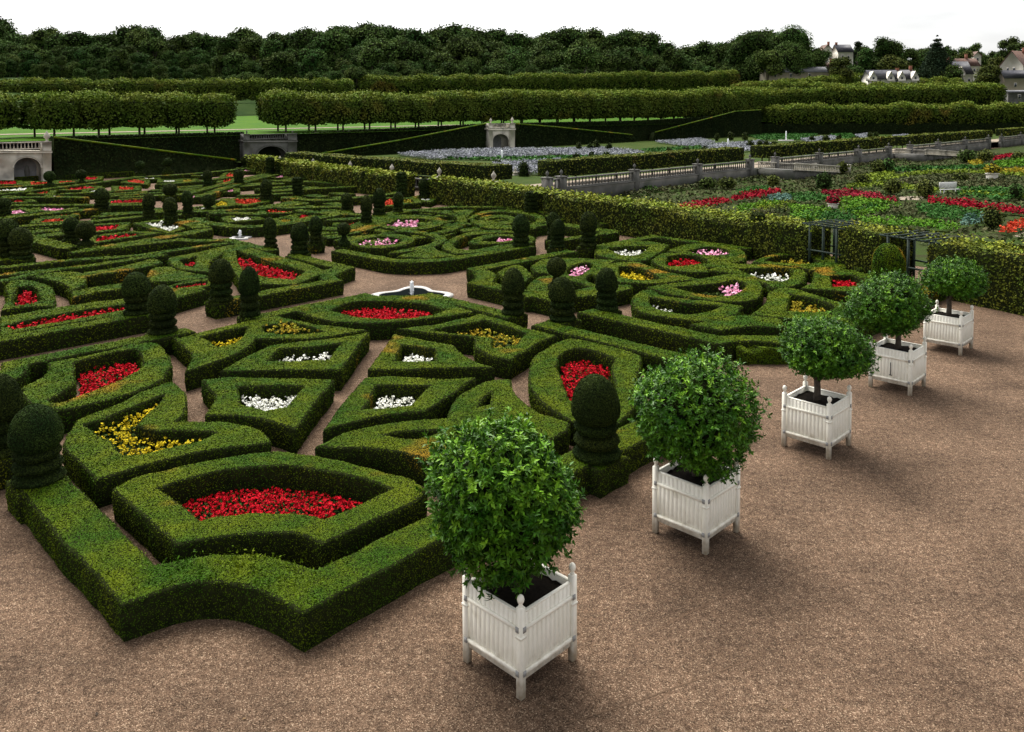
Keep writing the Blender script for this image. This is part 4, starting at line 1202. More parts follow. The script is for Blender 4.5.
def arch_block(label, name, v, thick, x0, x1, ytop, ybot, ax0, ax1, aspring, acrown, m, back_m, ypar, pillars, cat, segm=False):
    root = empty(name, atv((x0+x1)/2, ybot, v)); tag(root, label, cat)
    inv = root.location
    def loc(mb): mb.V = [q - np.array(tuple(inv)) for q in mb.V]; return mb
    arc = []
    for t in np.linspace(0, math.pi, 13):
        arc.append(((ax0+ax1)/2 - (ax1-ax0)/2*math.cos(t), aspring - (aspring-acrown)*math.sin(t)))
    out = [(x0, ytop), (x1, ytop), (x1, ybot), (ax1, ybot)] + arc[::-1] + [(ax0, ybot), (x0, ybot)]
    mb = MB(); vprism(mb, out, v, thick); loc(mb).build('wall', m, root)
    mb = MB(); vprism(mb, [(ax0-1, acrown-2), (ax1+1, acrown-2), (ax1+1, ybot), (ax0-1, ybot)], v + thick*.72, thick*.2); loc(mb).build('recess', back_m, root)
    # keyed ring of arch stones
    mb = MB(); o_ = [((ax0+ax1)/2 + (x-(ax0+ax1)/2)*1.12, aspring - (aspring-y)*1.10) for x, y in arc]
    f = [atv(x, y, v - .08) for x, y in o_ + arc[::-1]]; mb.prism(f, [p + NV*.10 for p in f]); loc(mb).build('arch_ring', m, root)
    mb = MB(); vprism(mb, [(x0-.8, ytop-1.2), (x1+.8, ytop-1.2), (x1+.8, ytop+.9), (x0-.8, ytop+.9)], v - .18, thick + .3); loc(mb).build('cornice', m, root)
    a, b = atv(x0, ytop-1.2, v + .2), atv(x1, ytop-1.2, v + .2); zt = atv(x0, ypar, v).z
    sub = empty('balustrade', (-inv.x, -inv.y, -inv.z)); sub.parent = root
    baluster_run_in(root, a, b, a.z, zt, max(6, int((b-a).length/.32)), m, inv)
    bpy.data.objects.remove(sub)
    for k, (px0, px1, ytp) in enumerate(pillars):
        mb = MB(); vprism(mb, [(px0, ytop-1.2), (px1, ytop-1.2), (px1, ypar-.6), (px0, ypar-.6)][::-1], v - .05, .9); 
        c = atv((px0+px1)/2, ypar-.6, v + .4); urn(mb, tuple(c), max(.4, (atv(px0, ytp, v).z - c.z) / 1.2))
        loc(mb).build('pier', m, root)
        mb = MB(); vprism(mb, [(px0, ytop+1), (px1, ytop+1), (px1, ybot), (px0, ybot)], v - .14, .2); loc(mb).build('pilaster', m, root)
    return root
def baluster_run_in(root, a, b, z0, z1, n, m, inv):
    before = set(root.children)
    baluster_run(root, a - inv + Vector((0, 0, inv.z)), b - inv + Vector((0, 0, inv.z)), z0 - inv.z, z1 - inv.z, n, m)

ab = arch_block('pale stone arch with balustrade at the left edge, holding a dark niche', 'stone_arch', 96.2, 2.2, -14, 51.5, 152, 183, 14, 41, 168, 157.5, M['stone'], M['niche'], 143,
           [(-14, -5, 128), (42.5, 51.5, 131)], 'arch')
mb = MB(); c = atv(27, 181, 97.9); mb.lathe([(.5, 0), (.55, .3), (.25, .5), (.3, 1.1), (.2, 1.6), (.05, 1.8)], tuple(c - ab.location), 10); mb.build('wall_fountain', M['greystone'], ab)
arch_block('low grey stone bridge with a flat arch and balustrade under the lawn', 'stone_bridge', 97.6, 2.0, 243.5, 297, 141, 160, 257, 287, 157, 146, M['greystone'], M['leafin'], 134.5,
           [(243.5, 250, 133), (288, 297, 133)], 'bridge')
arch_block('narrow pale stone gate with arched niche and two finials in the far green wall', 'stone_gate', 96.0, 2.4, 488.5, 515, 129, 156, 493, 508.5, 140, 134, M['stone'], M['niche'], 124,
           [(488.5, 493, 118), (509.5, 515, 117)], 'gate')

def u_of(x, v):
    p = atv(x, 200, v); return p.x * cs + p.y * sn
# retaining wall of the kitchen garden with balustrade
def run_wall(label, xa, xb, pill):
    v = 43.0; ua, ub = u_of(xa, v), u_of(xb, v)
    root = empty('retaining_wall', UV(ua, v)); tag(root, label, 'wall', 'retaining wall lengths below the upper terrace')
    inv = root.location
    mb = MB(); mb.box(tuple(UV((ua+ub)/2, v+.3, TZ/2 - .03) - inv), (ub-ua, .6, TZ + .06), rz=YAW); mb.build('wall', M['greystone'], root)
    mb = MB(); mb.box(tuple(UV((ua+ub)/2, v+.25, TZ + .045) - inv), (ub-ua, .8, .09), rz=YAW); mb.build('coping', M['greystone'], root)
    baluster_run(root, UV(ua, v+.2) - inv, UV(ub, v+.2) - inv, TZ + .09, TZ + .90, int((ub-ua)/.42), M['greystone'])
    for x in pill:
        u = u_of(x, v); mb = MB()
        mb.box(tuple(UV(u, v+.18, TZ/2+.5) - inv), (.55, .75, TZ + 1.0), rz=YAW)
        mb.box(tuple(UV(u, v+.18, TZ + 1.03) - inv), (.68, .88, .10), rz=YAW)
        urn(mb, tuple(UV(u, v+.18, TZ + 1.08) - inv), .45)
        mb.build('pier', M['greystone'], root)
run_wall('grey retaining wall with balustrade behind the red beds, left of the first garden stairs', 548, 752, [549, 563, 636, 699, 751])
run_wall('grey retaining wall with balustrade between the two garden stairs', 776, 890, [776, 820, 859, 889])
run_wall('grey retaining wall with balustrade right of the second garden stairs', 909, 988, [910, 938, 965, 988])
run_wall('pale balustraded wall at the far right end of the terrace', 1000, 1060, [1001, 1020, 1040])

def stairs(label, xa, xb, wa, wb):
    v = 43.0; ua, ub = u_of(xa, v), u_of(xb, v); n = 9; L = ub - ua
    root = empty('garden_stairs', UV(ua, v)); tag(root, label, 'stairs', 'stone stairs down to the kitchen garden'); inv = root.location
    mb = MB()
    for i in range(n):
        z = TZ * (n - i) / n; a = ua + L * i / n
        mb.box(tuple(UV(a + L/n/2, v - 2.05, z/2) - inv), (L/n - .004, 3.9, z), rz=YAW)
    mb.build('steps', M['greystone'], root)
    u0, u1 = u_of(wa, v) - .2, u_of(wb, v) + .2; mb = MB(); mb.box(tuple(UV((u0+u1)/2, v + .4, TZ/2 - .005) - inv), (u1-u0, .62, TZ - .01), rz=YAW); mb.build('landing', M['greystone'], root)
    for off in (-.05, -4.1):
        baluster_run(root, UV(ua, v+off) - inv, UV(ub, v+off) - inv, TZ + .02, TZ + .80, int(L/.42), M['stone'], dz=TZ)
    for off in (-.05, -4.1):
        mb = MB(); mb.box(tuple(UV(ub + .3, v+off, .45) - inv), (.6, .6, .9), rz=YAW); mb.box(tuple(UV(ub + .3, v+off, .94) - inv), (.7, .7, .1), rz=YAW); mb.build('end_pier', M['stone'], root)
stairs('stone stairs with sloping balustrades behind the left red strip bed', 757, 811, 752, 776)
stairs('stone stairs with sloping balustrades near the far right of the terrace', 893, 934, 890, 909)

# clipped hedges on stems behind the balustrade
def stilt_hedge(label, P0, P1, z0, z1, w, m='vine', stems=True):
    P0, P1 = np.array(P0[:2]), np.array(P1[:2]); L = np.linalg.norm(P1-P0)
    root = empty('stilt_hedge', (P0[0], P0[1], 0)); tag(root, label, 'hedge', 'clipped hedges on stems along the terrace'); inv = np.array([P0[0], P0[1], 0])
    path = P0 + (P1-P0) * np.linspace(0, 1, max(4, int(L/1.2)))[:, None]
    mb = MB(); hedge_mesh(mb, strip_poly(path, w), [], z1 - z0, z0, top_cov=1.4, side_cov=.32, wob=.05, size=lambda d: np.clip(.0026*d, .1, .3))
    # underside
    mb.V = [q - inv for q in mb.V]; mb.build('clipped_crown', [M[m], M['leafin']], root)
    st = MB()
    for k in range(max(2, int(L/2.6))):
        c = P0 + (P1-P0) * (k+.5) / max(2, int(L/2.6)) - inv[:2]; st.tube([(c[0], c[1], 0.2), (c[0], c[1], z0 + .2)], .08, 5)
    st.build('stems', M['bark'], root)
for la, xa, xb in (('long clipped hedge on stems behind the balustrade, left of the first stairs', 565, 735), ('short clipped block hedge on stems beside the terrace corner', 548, 560),
                   ('dark clipped block hedge at the head of the first stairs', 758, 772), ('long clipped hedge on stems between the two stairs', 776, 886),
                   ('small clipped hedge on stems left of the second stairs', 893, 904), ('clipped hedge on stems right of the second stairs', 908, 984), ('clipped hedge on stems at the far right end of the terrace', 1000, 1060)):
    stilt_hedge(la, UV(u_of(xa, 46), 46), UV(u_of(xb, 46), 46), TZ + .8, TZ + 2.1, 2.2)
stilt_hedge('yellow green clipped hedge along the canal side, sloping line behind the arbour', UV(49.0, 50), UV(49.0, 84), 1.45, 2.6, 2.6)
r_ = empty('canal_balustrade', UV(47, 48)); tag(r_, 'long weathered stone balustrade along the canal below the yellow green hedge', 'balustrade'); iv = r_.location
baluster_run(r_, UV(47, 49) - iv, UV(47, 84) - iv, .3, 1.2, 90, M['greystone'])
for k in range(6):
    mb = MB(); c = UV(47, 49 + 7*k) - iv; mb.box((c.x, c.y, .75), (.6, .6, 1.5), rz=YAW); urn(mb, (c.x, c.y, 1.5), .7); mb.build('pier', M['stone'], r_)
mb = MB(); c = UV(47.6, 66.5); mb.box((c.x, c.y, .15), (.7, 36, .36), rz=YAW); tag(mb.build('canal_wall', M['greystone']), 'low stone wall under the canal balustrade', 'wall')

# ------------------------------------------------------------------ vine arbour
ARB = [(33.0, -6), (34.2, 7.5), (36.6, 15.5), (38.2, 22.5), (41.8, 45), (43.6, 66), (48.0, 92)]
def arb(v):
    for (u0, v0), (u1, v1) in zip(ARB[:-1], ARB[1:]):
        if v <= v1: return UV(u0 + (u1-u0)*(v-v0)/(v1-v0), v)
    return UV(*ARB[-1])
def arb_at(x):
    best = None
    for v in np.arange(2, 92, .1):
        p = arb(v); d = abs(512 + F*p.x/p.y - x)
        if best is None or d < best[0]: best = (d, v)
    return best[1]
segs = [('vine covered arbour hedge at the right edge beside the farthest planter', -4, arb_at(948)), ('short vine covered arbour block between the two trellis openings', arb_at(903), arb_at(852)),
        ('long vine covered arbour hedge behind the right square', arb_at(822), arb_at(556)), ('vine covered arbour hedge behind the four ring square', arb_at(541), arb_at(437)),
        ('vine covered arbour hedge left of the arbour gap', arb_at(406), arb_at(332)), ('far end of the vine covered arbour under the stone bridge', arb_at(331), 91.5)]
for i, (la, a, b) in enumerate(segs):
    path = np.array([tuple(arb(v))[:2] for v in np.linspace(a, b, max(5, int((b-a)/.8)))])
    P = strip_poly(path, 1.9); H = 2.1 if i < 2 else 1.85
    mb = MB(); hedge_mesh(mb, P, [], H, wob=.12, top_cov=2.2, side_cov=.75, size=lambda d: np.clip(.0030*d, .09, .26), rnd=3.0)
    # straying shoots
    n = int((b-a) * 110); q = path[rng.integers(0, len(path), n)] + rng.normal(0, .55, (n, 2))
    p = np.hstack([q, H + rng.uniform(-.05, .28, (n, 1))]); d = np.linalg.norm(q, axis=1)
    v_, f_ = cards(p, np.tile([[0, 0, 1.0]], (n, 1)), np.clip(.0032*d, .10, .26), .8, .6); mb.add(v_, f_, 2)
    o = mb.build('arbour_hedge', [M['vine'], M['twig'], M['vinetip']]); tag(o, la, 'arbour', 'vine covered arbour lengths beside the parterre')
def trellis(label, a, b):
    pts = [arb(v) for v in np.linspace(a, b, 3)]; root = empty('trellis_arbour', arb((a+b)/2)); tag(root, label, 'trellis'); iv = root.location
    d = (pts[-1] - pts[0]).normalized(); n = Vector((-d.y, d.x, 0))
    for s in (-.85, .85):
        for p in pts:
            mb = MB(); c = p + n*s - iv; mb.box((c.x, c.y, 1.05), (.09, .09, 2.1), rz=YAW); mb.build('post', M['trellis'], root)
        for z in (.95, 2.12):
            mb = MB(); mb.tube([tuple(pts[0] + n*s - iv + Vector((0, 0, z)) - d*.4), tuple(pts[-1] + n*s - iv + Vector((0, 0, z)) + d*.4)], .05, 4); mb.build('beam', M['trellis'], root)
    for k in range(5):
        c = pts[0] + (pts[-1]-pts[0])*k/4 - iv; mb = MB(); mb.tube([tuple(c - n*1.1 + Vector((0, 0, 2.2))), tuple(c + n*1.1 + Vector((0, 0, 2.2)))], .04, 4); mb.build('crossbar', M['trellis'], root)
trellis('open dark trellis bay left of the big smooth dome topiary', arb_at(851), arb_at(823))
trellis('open dark trellis bay just behind the farthest orange tree', arb_at(947), arb_at(904))

# ------------------------------------------------------------------ kitchen garden
def plant_bed(label, px, m, h=.35, s=None, cov=2.2, name='vegetable_bed', cat='garden bed', z=0.0, flat=None):
    P = parse(px, z + h*.8, step=.6) if isinstance(px, str) else px
    if area(P) < 0: P = P[::-1]
    lo, hi = P.min(0), P.max(0); d = np.linalg.norm(P.mean(0)); s = s or float(np.clip(.0031*d, .10, .32))
    A = abs(area(P)); n = int(np.prod(hi-lo) / (s*s) * cov) + 20
    q = rng.uniform(lo, hi, (n, 2)); q = q[inside(P, q)]
    if len(q) == 0: q = P
    cl = np.sin(q[:, 0]*2.1 + q[:, 1]*1.3) * .12 + np.sin(q[:, 0]*.9 - q[:, 1]*1.7) * .10
    p = np.hstack([q, z + (h * (.35 + .65*rng.random(len(q))) * (1 + cl))[:, None]])
    mb = MB(); v, f = cards(p, np.tile([[0, -.1, 1.0]], (len(p), 1)), s, .65, .75); mb.add(v, f, 0)
    if name == 'ground_cover': return tag(mb.build(name, [M[m]]), label, cat)
    g = np.hstack([inset(P, .05), np.full((len(P), 1), z + .06)]); mb.add(g, [tuple(t) for t in tessellate_polygon([[Vector(x) for x in g]])], 1)
    return tag(mb.build(name, [M[m], M['bedleaf']]), label, cat)
KB = [
 ('red', 'long red flower strip in front of the retaining wall, left of the stairs', '676,205 700,200 727,197 732,200 700,206 678,208'),
 ('red', 'bright red flower strip leading to the foot of the first stairs', '730,197 745,192 779,188.5 782,191 755,196 733,199'),
 ('maroon', 'dark red flower strip right of the first stairs', '822,190 850,190 876,193 897,198 896,201 870,197 822,193'),
 ('maroon', 'small round dark red plant clump in the middle of the kitchen garden', '828,199 836,198 837,204 829,205'),
 ('red', 'long crimson flower strip in front of the white bench', '928,197 960,199.5 992,203 1026,208 1030,212 985,209 945,204 928,201'),
 ('red', 'red flower strip near the right end of the retaining wall', '992,157 1012,153 1015,155 994,159.5'),
 ('orange', 'orange red flower bed at the right edge beside the round tree', '999,229 1012,221 1030,217 1032,224 1010,231'),
 ('green1', 'bright green salad rows left, just above the arbour hedge', '736,206 776,199 782,204 740,211'),
 ('green3', 'yellow green herb bed beside the bright salad rows', '752,204 770,200 790,201 786,209 756,210'),
 ('purplish', 'brown green mixed vegetable bed behind the arbour', '752,209 785,204 792,209 770,215 752,214'),
 ('bluegreen', 'blue green cabbage bed below the first stairs', '766,195 788,193 792,198 770,200'),
 ('green2', 'dark green crop bed between stairs and salad rows', '788,193 812,192 830,196 825,200 794,199'),
 ('green1', 'narrow bright green row in the kitchen garden, running left to right', '786,204 830,207 832,211 788,208'),
 ('green1', 'bright lime row slanting toward the grey planter', '838,206 878,198 885,200 842,210'),
 ('green1', 'second bright lime row slanting toward the arbour', '848,212 896,202 902,205 856,216'),
 ('green2', 'broad dark leafy bed between the slanting lime rows', '846,211 872,204 878,206 850,213'),
 ('green1', 'bright green border row along the arbour on the right', '858,216 930,219 962,225 955,228 862,221'),
 ('purplish', 'brown leafy bed enclosed by bright rows', '888,204 912,203 916,213 890,212'),
 ('green2', 'large bed of big dark green leaves before the crimson strip', '915,205 940,203 985,210 978,219 930,217'),
 ('bluegreen', 'blue green leek bed beside the round dark tree', '965,214 984,212 990,221 960,224'),
 ('green1', 'green crop bed in front of the maroon strip', '835,199 860,196 893,202 880,204 845,203'),
 ('green2', 'low dark green bed below the grey planter', '800,211 838,211 858,215 845,221 800,217'),
 ('green1', 'lime coloured lettuce bed just over the arbour hedge', '790,209 826,212 815,219 790,216'),
 ('green3', 'yellow green hedge line across the far kitchen garden', '870,178 930,170 1000,170 1030,174 1030,176 1000,172.5 930,173 872,181'),
 ('green3', 'second yellow green hedge line farther left', '846,184 880,181 945,188 945,191 880,185 848,187'),
 ('purplish', 'dark brown green field of small plants in the far kitchen garden', '885,181 930,174 1000,174 1020,186 960,186 900,183'),
 ('green2', 'dark green plots at the far right of the kitchen garden', '955,187 1010,187 1030,194 1000,199 958,193'),
 ('green3', 'yellow green border row behind the white bench', '960,190 1030,194 1030,197 960,193'),
 ('green1', 'bright lawn coloured bed under the far right red strip', '994,161 1026,158 1026,165 1000,166'),
 ('ochre', 'orange autumn coloured flower patch near the far right', '968,161 980,159 984,163 972,166'),
 ('ochre', 'yellow and orange flower border near the terracotta planter', '985,169 1026,168 1028,172 990,172'),
 ('purplish', 'shrubby border at the foot of the retaining wall', '800,183 850,176 868,170 872,173 850,180 812,188'),
 ('green3', 'yellow green plot left under the second stairs', '858,176 880,172 895,170 893,174 870,178'),
 ('green2', 'green border at the foot of the wall left of the stairs', '736,190 760,186 770,187 770,190 740,194'),
 ('purplish', 'leafy border along the foot of the retaining wall', None),
 ('green2', 'dark hedge line behind the far kitchen plots', '880,168 940,166 990,164 990,167 940,169 885,171'),
]
for m, la, p in KB:
    if p is None: p = np.array([tuple(UV(u, v))[:2] for u, v in ((56, 42.7), (150, 42.7), (150, 41.2), (56, 41.2))])
    mm = {'red': 'redk', 'orange': 'orangered', 'ochre': 'ochre'}.get(m, m)
    plant_bed(la, p, mm, .45 if m in ('red', 'orange', 'maroon', 'ochre') else .4, name='flower_bed' if m in ('red', 'orange', 'maroon', 'ochre') else 'vegetable_bed',
              cat='flower bed' if m in ('red', 'orange', 'maroon', 'ochre') else 'vegetable bed')

P = np.array([tuple(UV(u, v))[:2] for u, v in ((46, 3), (150, 3), (150, 41), (47, 41))])
o = plant_bed('low mixed green plants covering the ground between the kitchen garden beds', P, 'purplish', .16, s=.30, cov=.55, name='ground_cover'); o['kind'] = 'stuff'
def bush_mesh(rx, rz, s, seed):
    r = np.random.default_rng(seed); lob = unit(r.normal(0, 1, (16, 3))); amp = r.uniform(-.15, .15, 16)
    d = unit(r.normal(0, 1, (int(7 * rx * rz / (s*s)) * 3 + 60, 3)))
    k = 1 + (np.exp(8*(d @ lob.T - 1)) * amp).sum(1)
    p = d * np.array([rx, rx, rz]) * k[:, None] * r.uniform(.8, 1.03, (len(d), 1)) + np.array([0, 0, rz])
    mb = MB(); v, f = cards(p, unit(d + np.array([0, 0, .3])), s, .65, .6); mb.add(v, f, 0)
    mb.lathe([(.02, .1)] + [(rx*.8*math.sin(a), rz - rz*.8*math.cos(a)) for a in np.linspace(.3, 2.9, 8)] + [(.02, 1.8*rz)], n=12, mi=1)
    return mb
BU = [('round bush, left one of two in front of the retaining wall', 708, 189, 176, 17), ('round bush, right one of two in front of the retaining wall', 727, 189, 176, 17), ('round bush at the foot of the first stairs', 773, 187, 173, 12),
 ('large round bush right of the first stairs', 824, 190, 170, 17), ('small standard bush before the retaining wall', 843, 174, 160, 11), ('bush left of the pair near the second stairs', 878, 174, 158, 13),
 ('bush right of the pair near the second stairs', 888, 174, 157, 13), ('loose bush at the middle of the kitchen garden', 892, 195, 176, 18), ('dark bush left of the white bench', 925, 199, 177, 17),
 ('round bush right of the second stairs', 967, 163, 148, 17), ('rounded bush near the far right wall', 985, 162, 149, 14), ('dark round tree standing behind the arbour at the right', 992, 230, 204, 20),
 ('low bush under the wall by the terrace corner', 650, 193, 185, 16), ('low bush at the left red strip', 862, 186, 172, 14), ('bush behind the brown plots', 960, 183, 171, 16), ('bush at the right end of the far plots', 1016, 200, 182, 14), ('tiny standard bush in the salad rows', 792, 208, 199, 9), ('rounded bush on the wall border far right', 1018, 160, 151, 12), ('bush beside the first stairs end pier', 914, 172, 164, 12)]
for i, (la, x, yb, yt, w) in enumerate(BU):
    p = at(x, yb); k = p.y / F; rz = (yb-yt)*k/2; rx = w*k/2
    root = empty('garden_bush', p); tag(root, la, 'bush', 'round bushes of the kitchen garden')
    bush_mesh(rx, rz*.92, float(np.clip(.003*p.y, .12, .3)), 100+i).build('foliage', [M['olive'] if i % 3 else M['wood'], M['leafin']], root)
    t = MB(); t.tube([(0, 0, -.05), (0, 0, rz*.6)], .07, 6); t.build('stem', M['bark'], root)

# planters, bench and people in the kitchen garden
def garden_pot(label, x, y, s, flower):
    p = at(x, y); root = empty('stone_planter', p); tag(root, label, 'planter')
    mb = MB(); mb.box((0, 0, .35*s), (.8*s, .8*s, .7*s), rz=YAW, bev=.04); mb.box((0, 0, .72*s), (.95*s, .95*s, .1*s), rz=YAW); mb.build('tub', M['plaster'], root)
    b = bush_mesh(.75*s, .45*s, .22, int(x)); b.V = [q + np.array([0, 0, .7*s]) for q in b.V]; b.build('plant', [M[flower], M['leafin']], root)
garden_pot('pale tub with orange flowers at the right of the kitchen garden', 992, 181.5, 1.1, 'ochre')
garden_pot('pale square tub in the middle of the kitchen garden with dark red plant', 833, 210, .65, 'maroon')
def bench(label, x, y):
    p = at(x, y); root = empty('garden_bench', p, .2); tag(root, label, 'bench')
    mb = MB(); mb.box((0, 0, .45), (1.7, .5, .06)); mb.build('seat', M['cloth1'], root)
    mb = MB(); mb.box((0, .26, .80), (1.7, .06, .5)); mb.build('backrest', M['cloth1'], root)
    for sx in (-.75, .75):
        for sy in (-.2, .2):
            mb = MB(); mb.box((sx, sy, .21), (.08, .08, .42)); mb.build('leg', M['cloth1'], root)
bench('white garden bench behind the crimson flower strip', 950, 194.5)
sheet('pale_path', [at(899, 196.5, .008), at(925, 196, .008), at(927, 200, .008), at(900, 200, .008)], .012, M['pathgravel'])
sheet('arbour_path', [at(1008, 236, .008), at(1040, 238, .008), at(1040, 230, .008), at(1015, 229, .008)], .012, M['pathgravel'])

# ------------------------------------------------------------------ upper terrace: silvery beds, balls, jets
LV = [('long silver blue flower bed in front of the stone gate', '397,153 440,150 500,148 560,148 575,151 520,156 430,157'), ('broad silver blue flower bed nearest the terrace corner', '492,162 560,159 567,164 548,172 498,170'),
 ('silver flower bed behind the group of dark clipped balls', '540,149 600,146.5 640,150.5 646,154 600,155 556,153'), ('far silver flower bed left of the jet', '655,141 700,138 716,141.5 690,145'),
 ('pale silver flower bed behind the first stairs', '700,144.5 760,140.5 776,144 745,150 706,150'), ('distant silver bed right of the far jet', '800,138.5 832,135.5 842,138 812,142'),
 ('small pale bed beneath the right lime hedge, left one', '855,134.5 868,133 867,137 857,138'), ('small pale bed beneath the right lime hedge, right one', '892,135.5 908,134 906,138 894,138.5'), ('blue silver bed between the two rows of dark balls', '630,157 660,155 680,157 660,160 636,160')]
for la, p in LV: plant_bed(la, p, 'lavender', .5, cov=2.6, z=TZ, name='flower_bed', cat='flower bed', s=.24)
GB = [('green grass like bed at the left of the silver beds', '440,158 560,156 585,158 540,160'), ('green bed under the dark clipped balls', '560,156 640,154 655,158 600,162'), ('green lawn strip beside the far jet', '640,149 700,146 720,149 660,152'),
      ('green mound bed behind the first stairs', '748,135 790,131 818,134 800,139 760,139'), ('yellow green bed at the right of the terrace', '830,134 850,133 858,138 835,140'), ('dull green bed under the far right balls', '868,138 890,136 893,140 870,142'), ('green strip before the silver corner bed', '548,172 566,164 580,166 560,176')]
for la, p in GB: plant_bed(la, p, 'green2', .3, z=TZ, name='ground_cover_bed', cat='garden bed', s=.4)
cb = [(578.5, 152, 142, 6), (590, 151, 143, 6), (596.5, 151, 140.5, 7), (609, 152, 142, 6), (576, 161.5, 153, 8), (592, 162, 152, 8), (607, 161.5, 152, 8), (622, 162, 155, 8), (637, 160.5, 154, 8), (669, 155, 148, 7),
      (687, 154, 147, 9), (704, 154, 147, 7), (714, 154, 148, 8), (717, 141, 133, 5), (731, 140.5, 132, 6), (745, 141, 132, 6), (750, 149, 140, 7), (760, 149, 140, 6), (766, 149, 140, 7), (774, 148, 141, 7), (797, 146, 141, 7), (812, 143, 136, 6),
      (826, 142.5, 135, 7), (839, 141.5, 135, 6), (856, 141, 136, 7), (497, 166, 160, 8), (660, 164, 158, 8), (705, 151, 146, 6), (870, 138.5, 132, 5), (876, 138, 131.5, 5)]
protos = {}
for i, (x, yb, yt, w) in enumerate(cb):
    p = at(x, yb, TZ); k = p.y / F; rz = (yb-yt)*k/2; rx = w*k/2
    o = bush_mesh(rx, rz, .30, 300+i).build('clipped_ball', [M['yew'], M['yewin']]); o.location = p
    tag(o, ordl(1 + sorted(c_[0] for c_ in cb).index(x)) + ' small dark clipped ball shrub from the left on the upper terrace', 'shrub', 'dark clipped ball shrubs of the upper terrace')
o = None
p = at(524, 184, .3); k = p.y/F
o = bush_mesh(5.8*k, 12*k, .2, 401).build('clipped_dome', [M['yew'], M['yewin']]); o.location = p; tag(o, 'dark tall clipped dome shrub at the canal end between pale stone piers', 'shrub')
for la, x, yb, yt in (('thin white water jet before the stone gate', 502, 160, 150), ('thin white water jet in the middle of the upper terrace', 728, 148, 138.5), ('thin white water jet behind the first stairs', 786, 141, 131)):
    p = at(x, yb, TZ); h = (yb-yt)*p.y/F; root = empty('water_jet', p); tag(root, la, 'fountain jet')
    mb = MB(); mb.lathe([(.16, 0), (.12, h*.5), (.14, h*.85), (.05, h)], n=8); mb.build('jet', M['jet'], root)
    mb = MB(); mb.lathe([(1.5, 0), (1.5, .2), (1.3, .2), (1.3, .05)], n=20); mb.build('basin', M['rim'], root)
# stone piers of the canal end
for i, (x, yb, yt) in enumerate(((515.5, 184, 167), (527, 184, 167), (542, 185, 177), (563, 187, 170))):
    p = at(x, yb, .2); H = (yb-yt)*p.y/F; mb = MB(); mb.box((p.x, p.y, .1 + H*.36), (.5, .5, H*.72), rz=YAW, bev=.03); mb.box((p.x, p.y, .12 + H*.73), (.65, .65, .1), rz=YAW); urn(mb, (p.x, p.y, .15 + H*.74), H*.22)
    tag(mb.build('stone_pier', M['stone']), ['pale stone pier left of the dark clipped dome at the canal end', 'pale stone pier right of the dark clipped dome at the canal end', 'short pale stone pier by the arbour', 'tall pale stone pier at the terrace corner'][i], 'pier')

# ------------------------------------------------------------------ pleached lime rows
def lime_mesh(seed, s, W=4.6, H=3.6):
    r = np.random.default_rng(seed)
    n = int(4.0 * (W*H*4 + W*W) / (s*s*.5)); d = unit(r.normal(0, 1, (n, 3)))
    e = 4.0; k = 1 / (np.sum(np.abs(d)**e, axis=1))**(1/e)
    lob = unit(r.normal(0, 1, (20, 3))); amp = r.uniform(-.12, .12, 20)
    k *= 1 + (np.exp(10*(d @ lob.T - 1)) * amp).sum(1)
    keep_ = (r.random(n) < np.clip(.40 + 1.3*d[:, 2], .34, 1)); d = d[keep_]; k = k[keep_]; n = len(d)
    p = d * k[:, None] * np.array([W/2, W/2, H/2]) * r.uniform(.86, 1.03, (n, 1))
    up = d[:, 2] > .5
    p[up, 2] += r.gamma(1.1, .10, up.sum())
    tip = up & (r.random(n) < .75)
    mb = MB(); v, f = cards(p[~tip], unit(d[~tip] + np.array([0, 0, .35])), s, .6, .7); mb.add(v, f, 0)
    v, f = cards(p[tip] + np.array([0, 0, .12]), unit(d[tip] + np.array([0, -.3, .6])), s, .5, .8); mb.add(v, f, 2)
    mb.box((0, 0, -.1), (W*.74, W*.74, H*.70), mi=1)
    return mb
def lime_row(label, P0, P1, spacing, Hc, trunk, protos_, group, W=4.6, sc=1.0, sc2=None):
    P0, P1 = Vector(P0), Vector(P1); L = (P1-P0).length; n = max(1, int(round(L/spacing)))
    a = math.atan2((P1-P0).y, (P1-P0).x)
    for i in range(n):
        p = P0 + (P1-P0) * ((i+.5)/n)
        src = protos_[random.randrange(len(protos_))]
        o = copy_tree(src); o.location = p; o.rotation_euler = (0, 0, a + random.choice((0, math.pi/2, math.pi)))
        k = (sc + ((sc2 or sc) - sc) * i / n) * random.uniform(.96, 1.05); o.scale = (k, k, k * random.uniform(.95, 1.06))
        tag(o, ordl(i + 1) + ' ' + label.replace(' tree', ' tree from the left', 1), 'tree', group)
def proto_lime(seed, s, W, H, tr):
    root = empty('lime_tree', (0, -500, -50)); lm_ = lime_mesh(seed, s, W, H); lm_.V = [q + np.array([0, 0, tr + H/2]) for q in lm_.V]
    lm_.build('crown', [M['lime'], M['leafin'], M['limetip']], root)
    t = MB(); t.tube([(0, 0, -1.5), (.05, 0, tr*.6), (0, 0, tr + H*.4)], [.16, .13, .1], 6); t.build('trunk', M['bark'], root)
    return root
near_l = [proto_lime(s_, .32, 5.0, 3.8, 1.1) for s_ in (1, 2, 3)]
far_l = [proto_lime(s_, .50, 6.0, 5.0, .8) for s_ in (4, 5, 6)]
def onhill(x, v, dz=0.0):
    p = atv(x, 120, v); return Vector((p.x, p.y, rise(p.x, p.y) + dz))
LR = 'clipped lime trees of the lawn avenue'
lime_row('flat topped lime tree, front row above the left ivy wall', onhill(30, 106.5), onhill(232, 106.5), 4.6, 0, 0, near_l, LR)
lime_row('flat topped lime tree, back row above the left ivy wall', onhill(14, 113.5), onhill(222, 113.5), 4.6, 0, 0, near_l, LR)
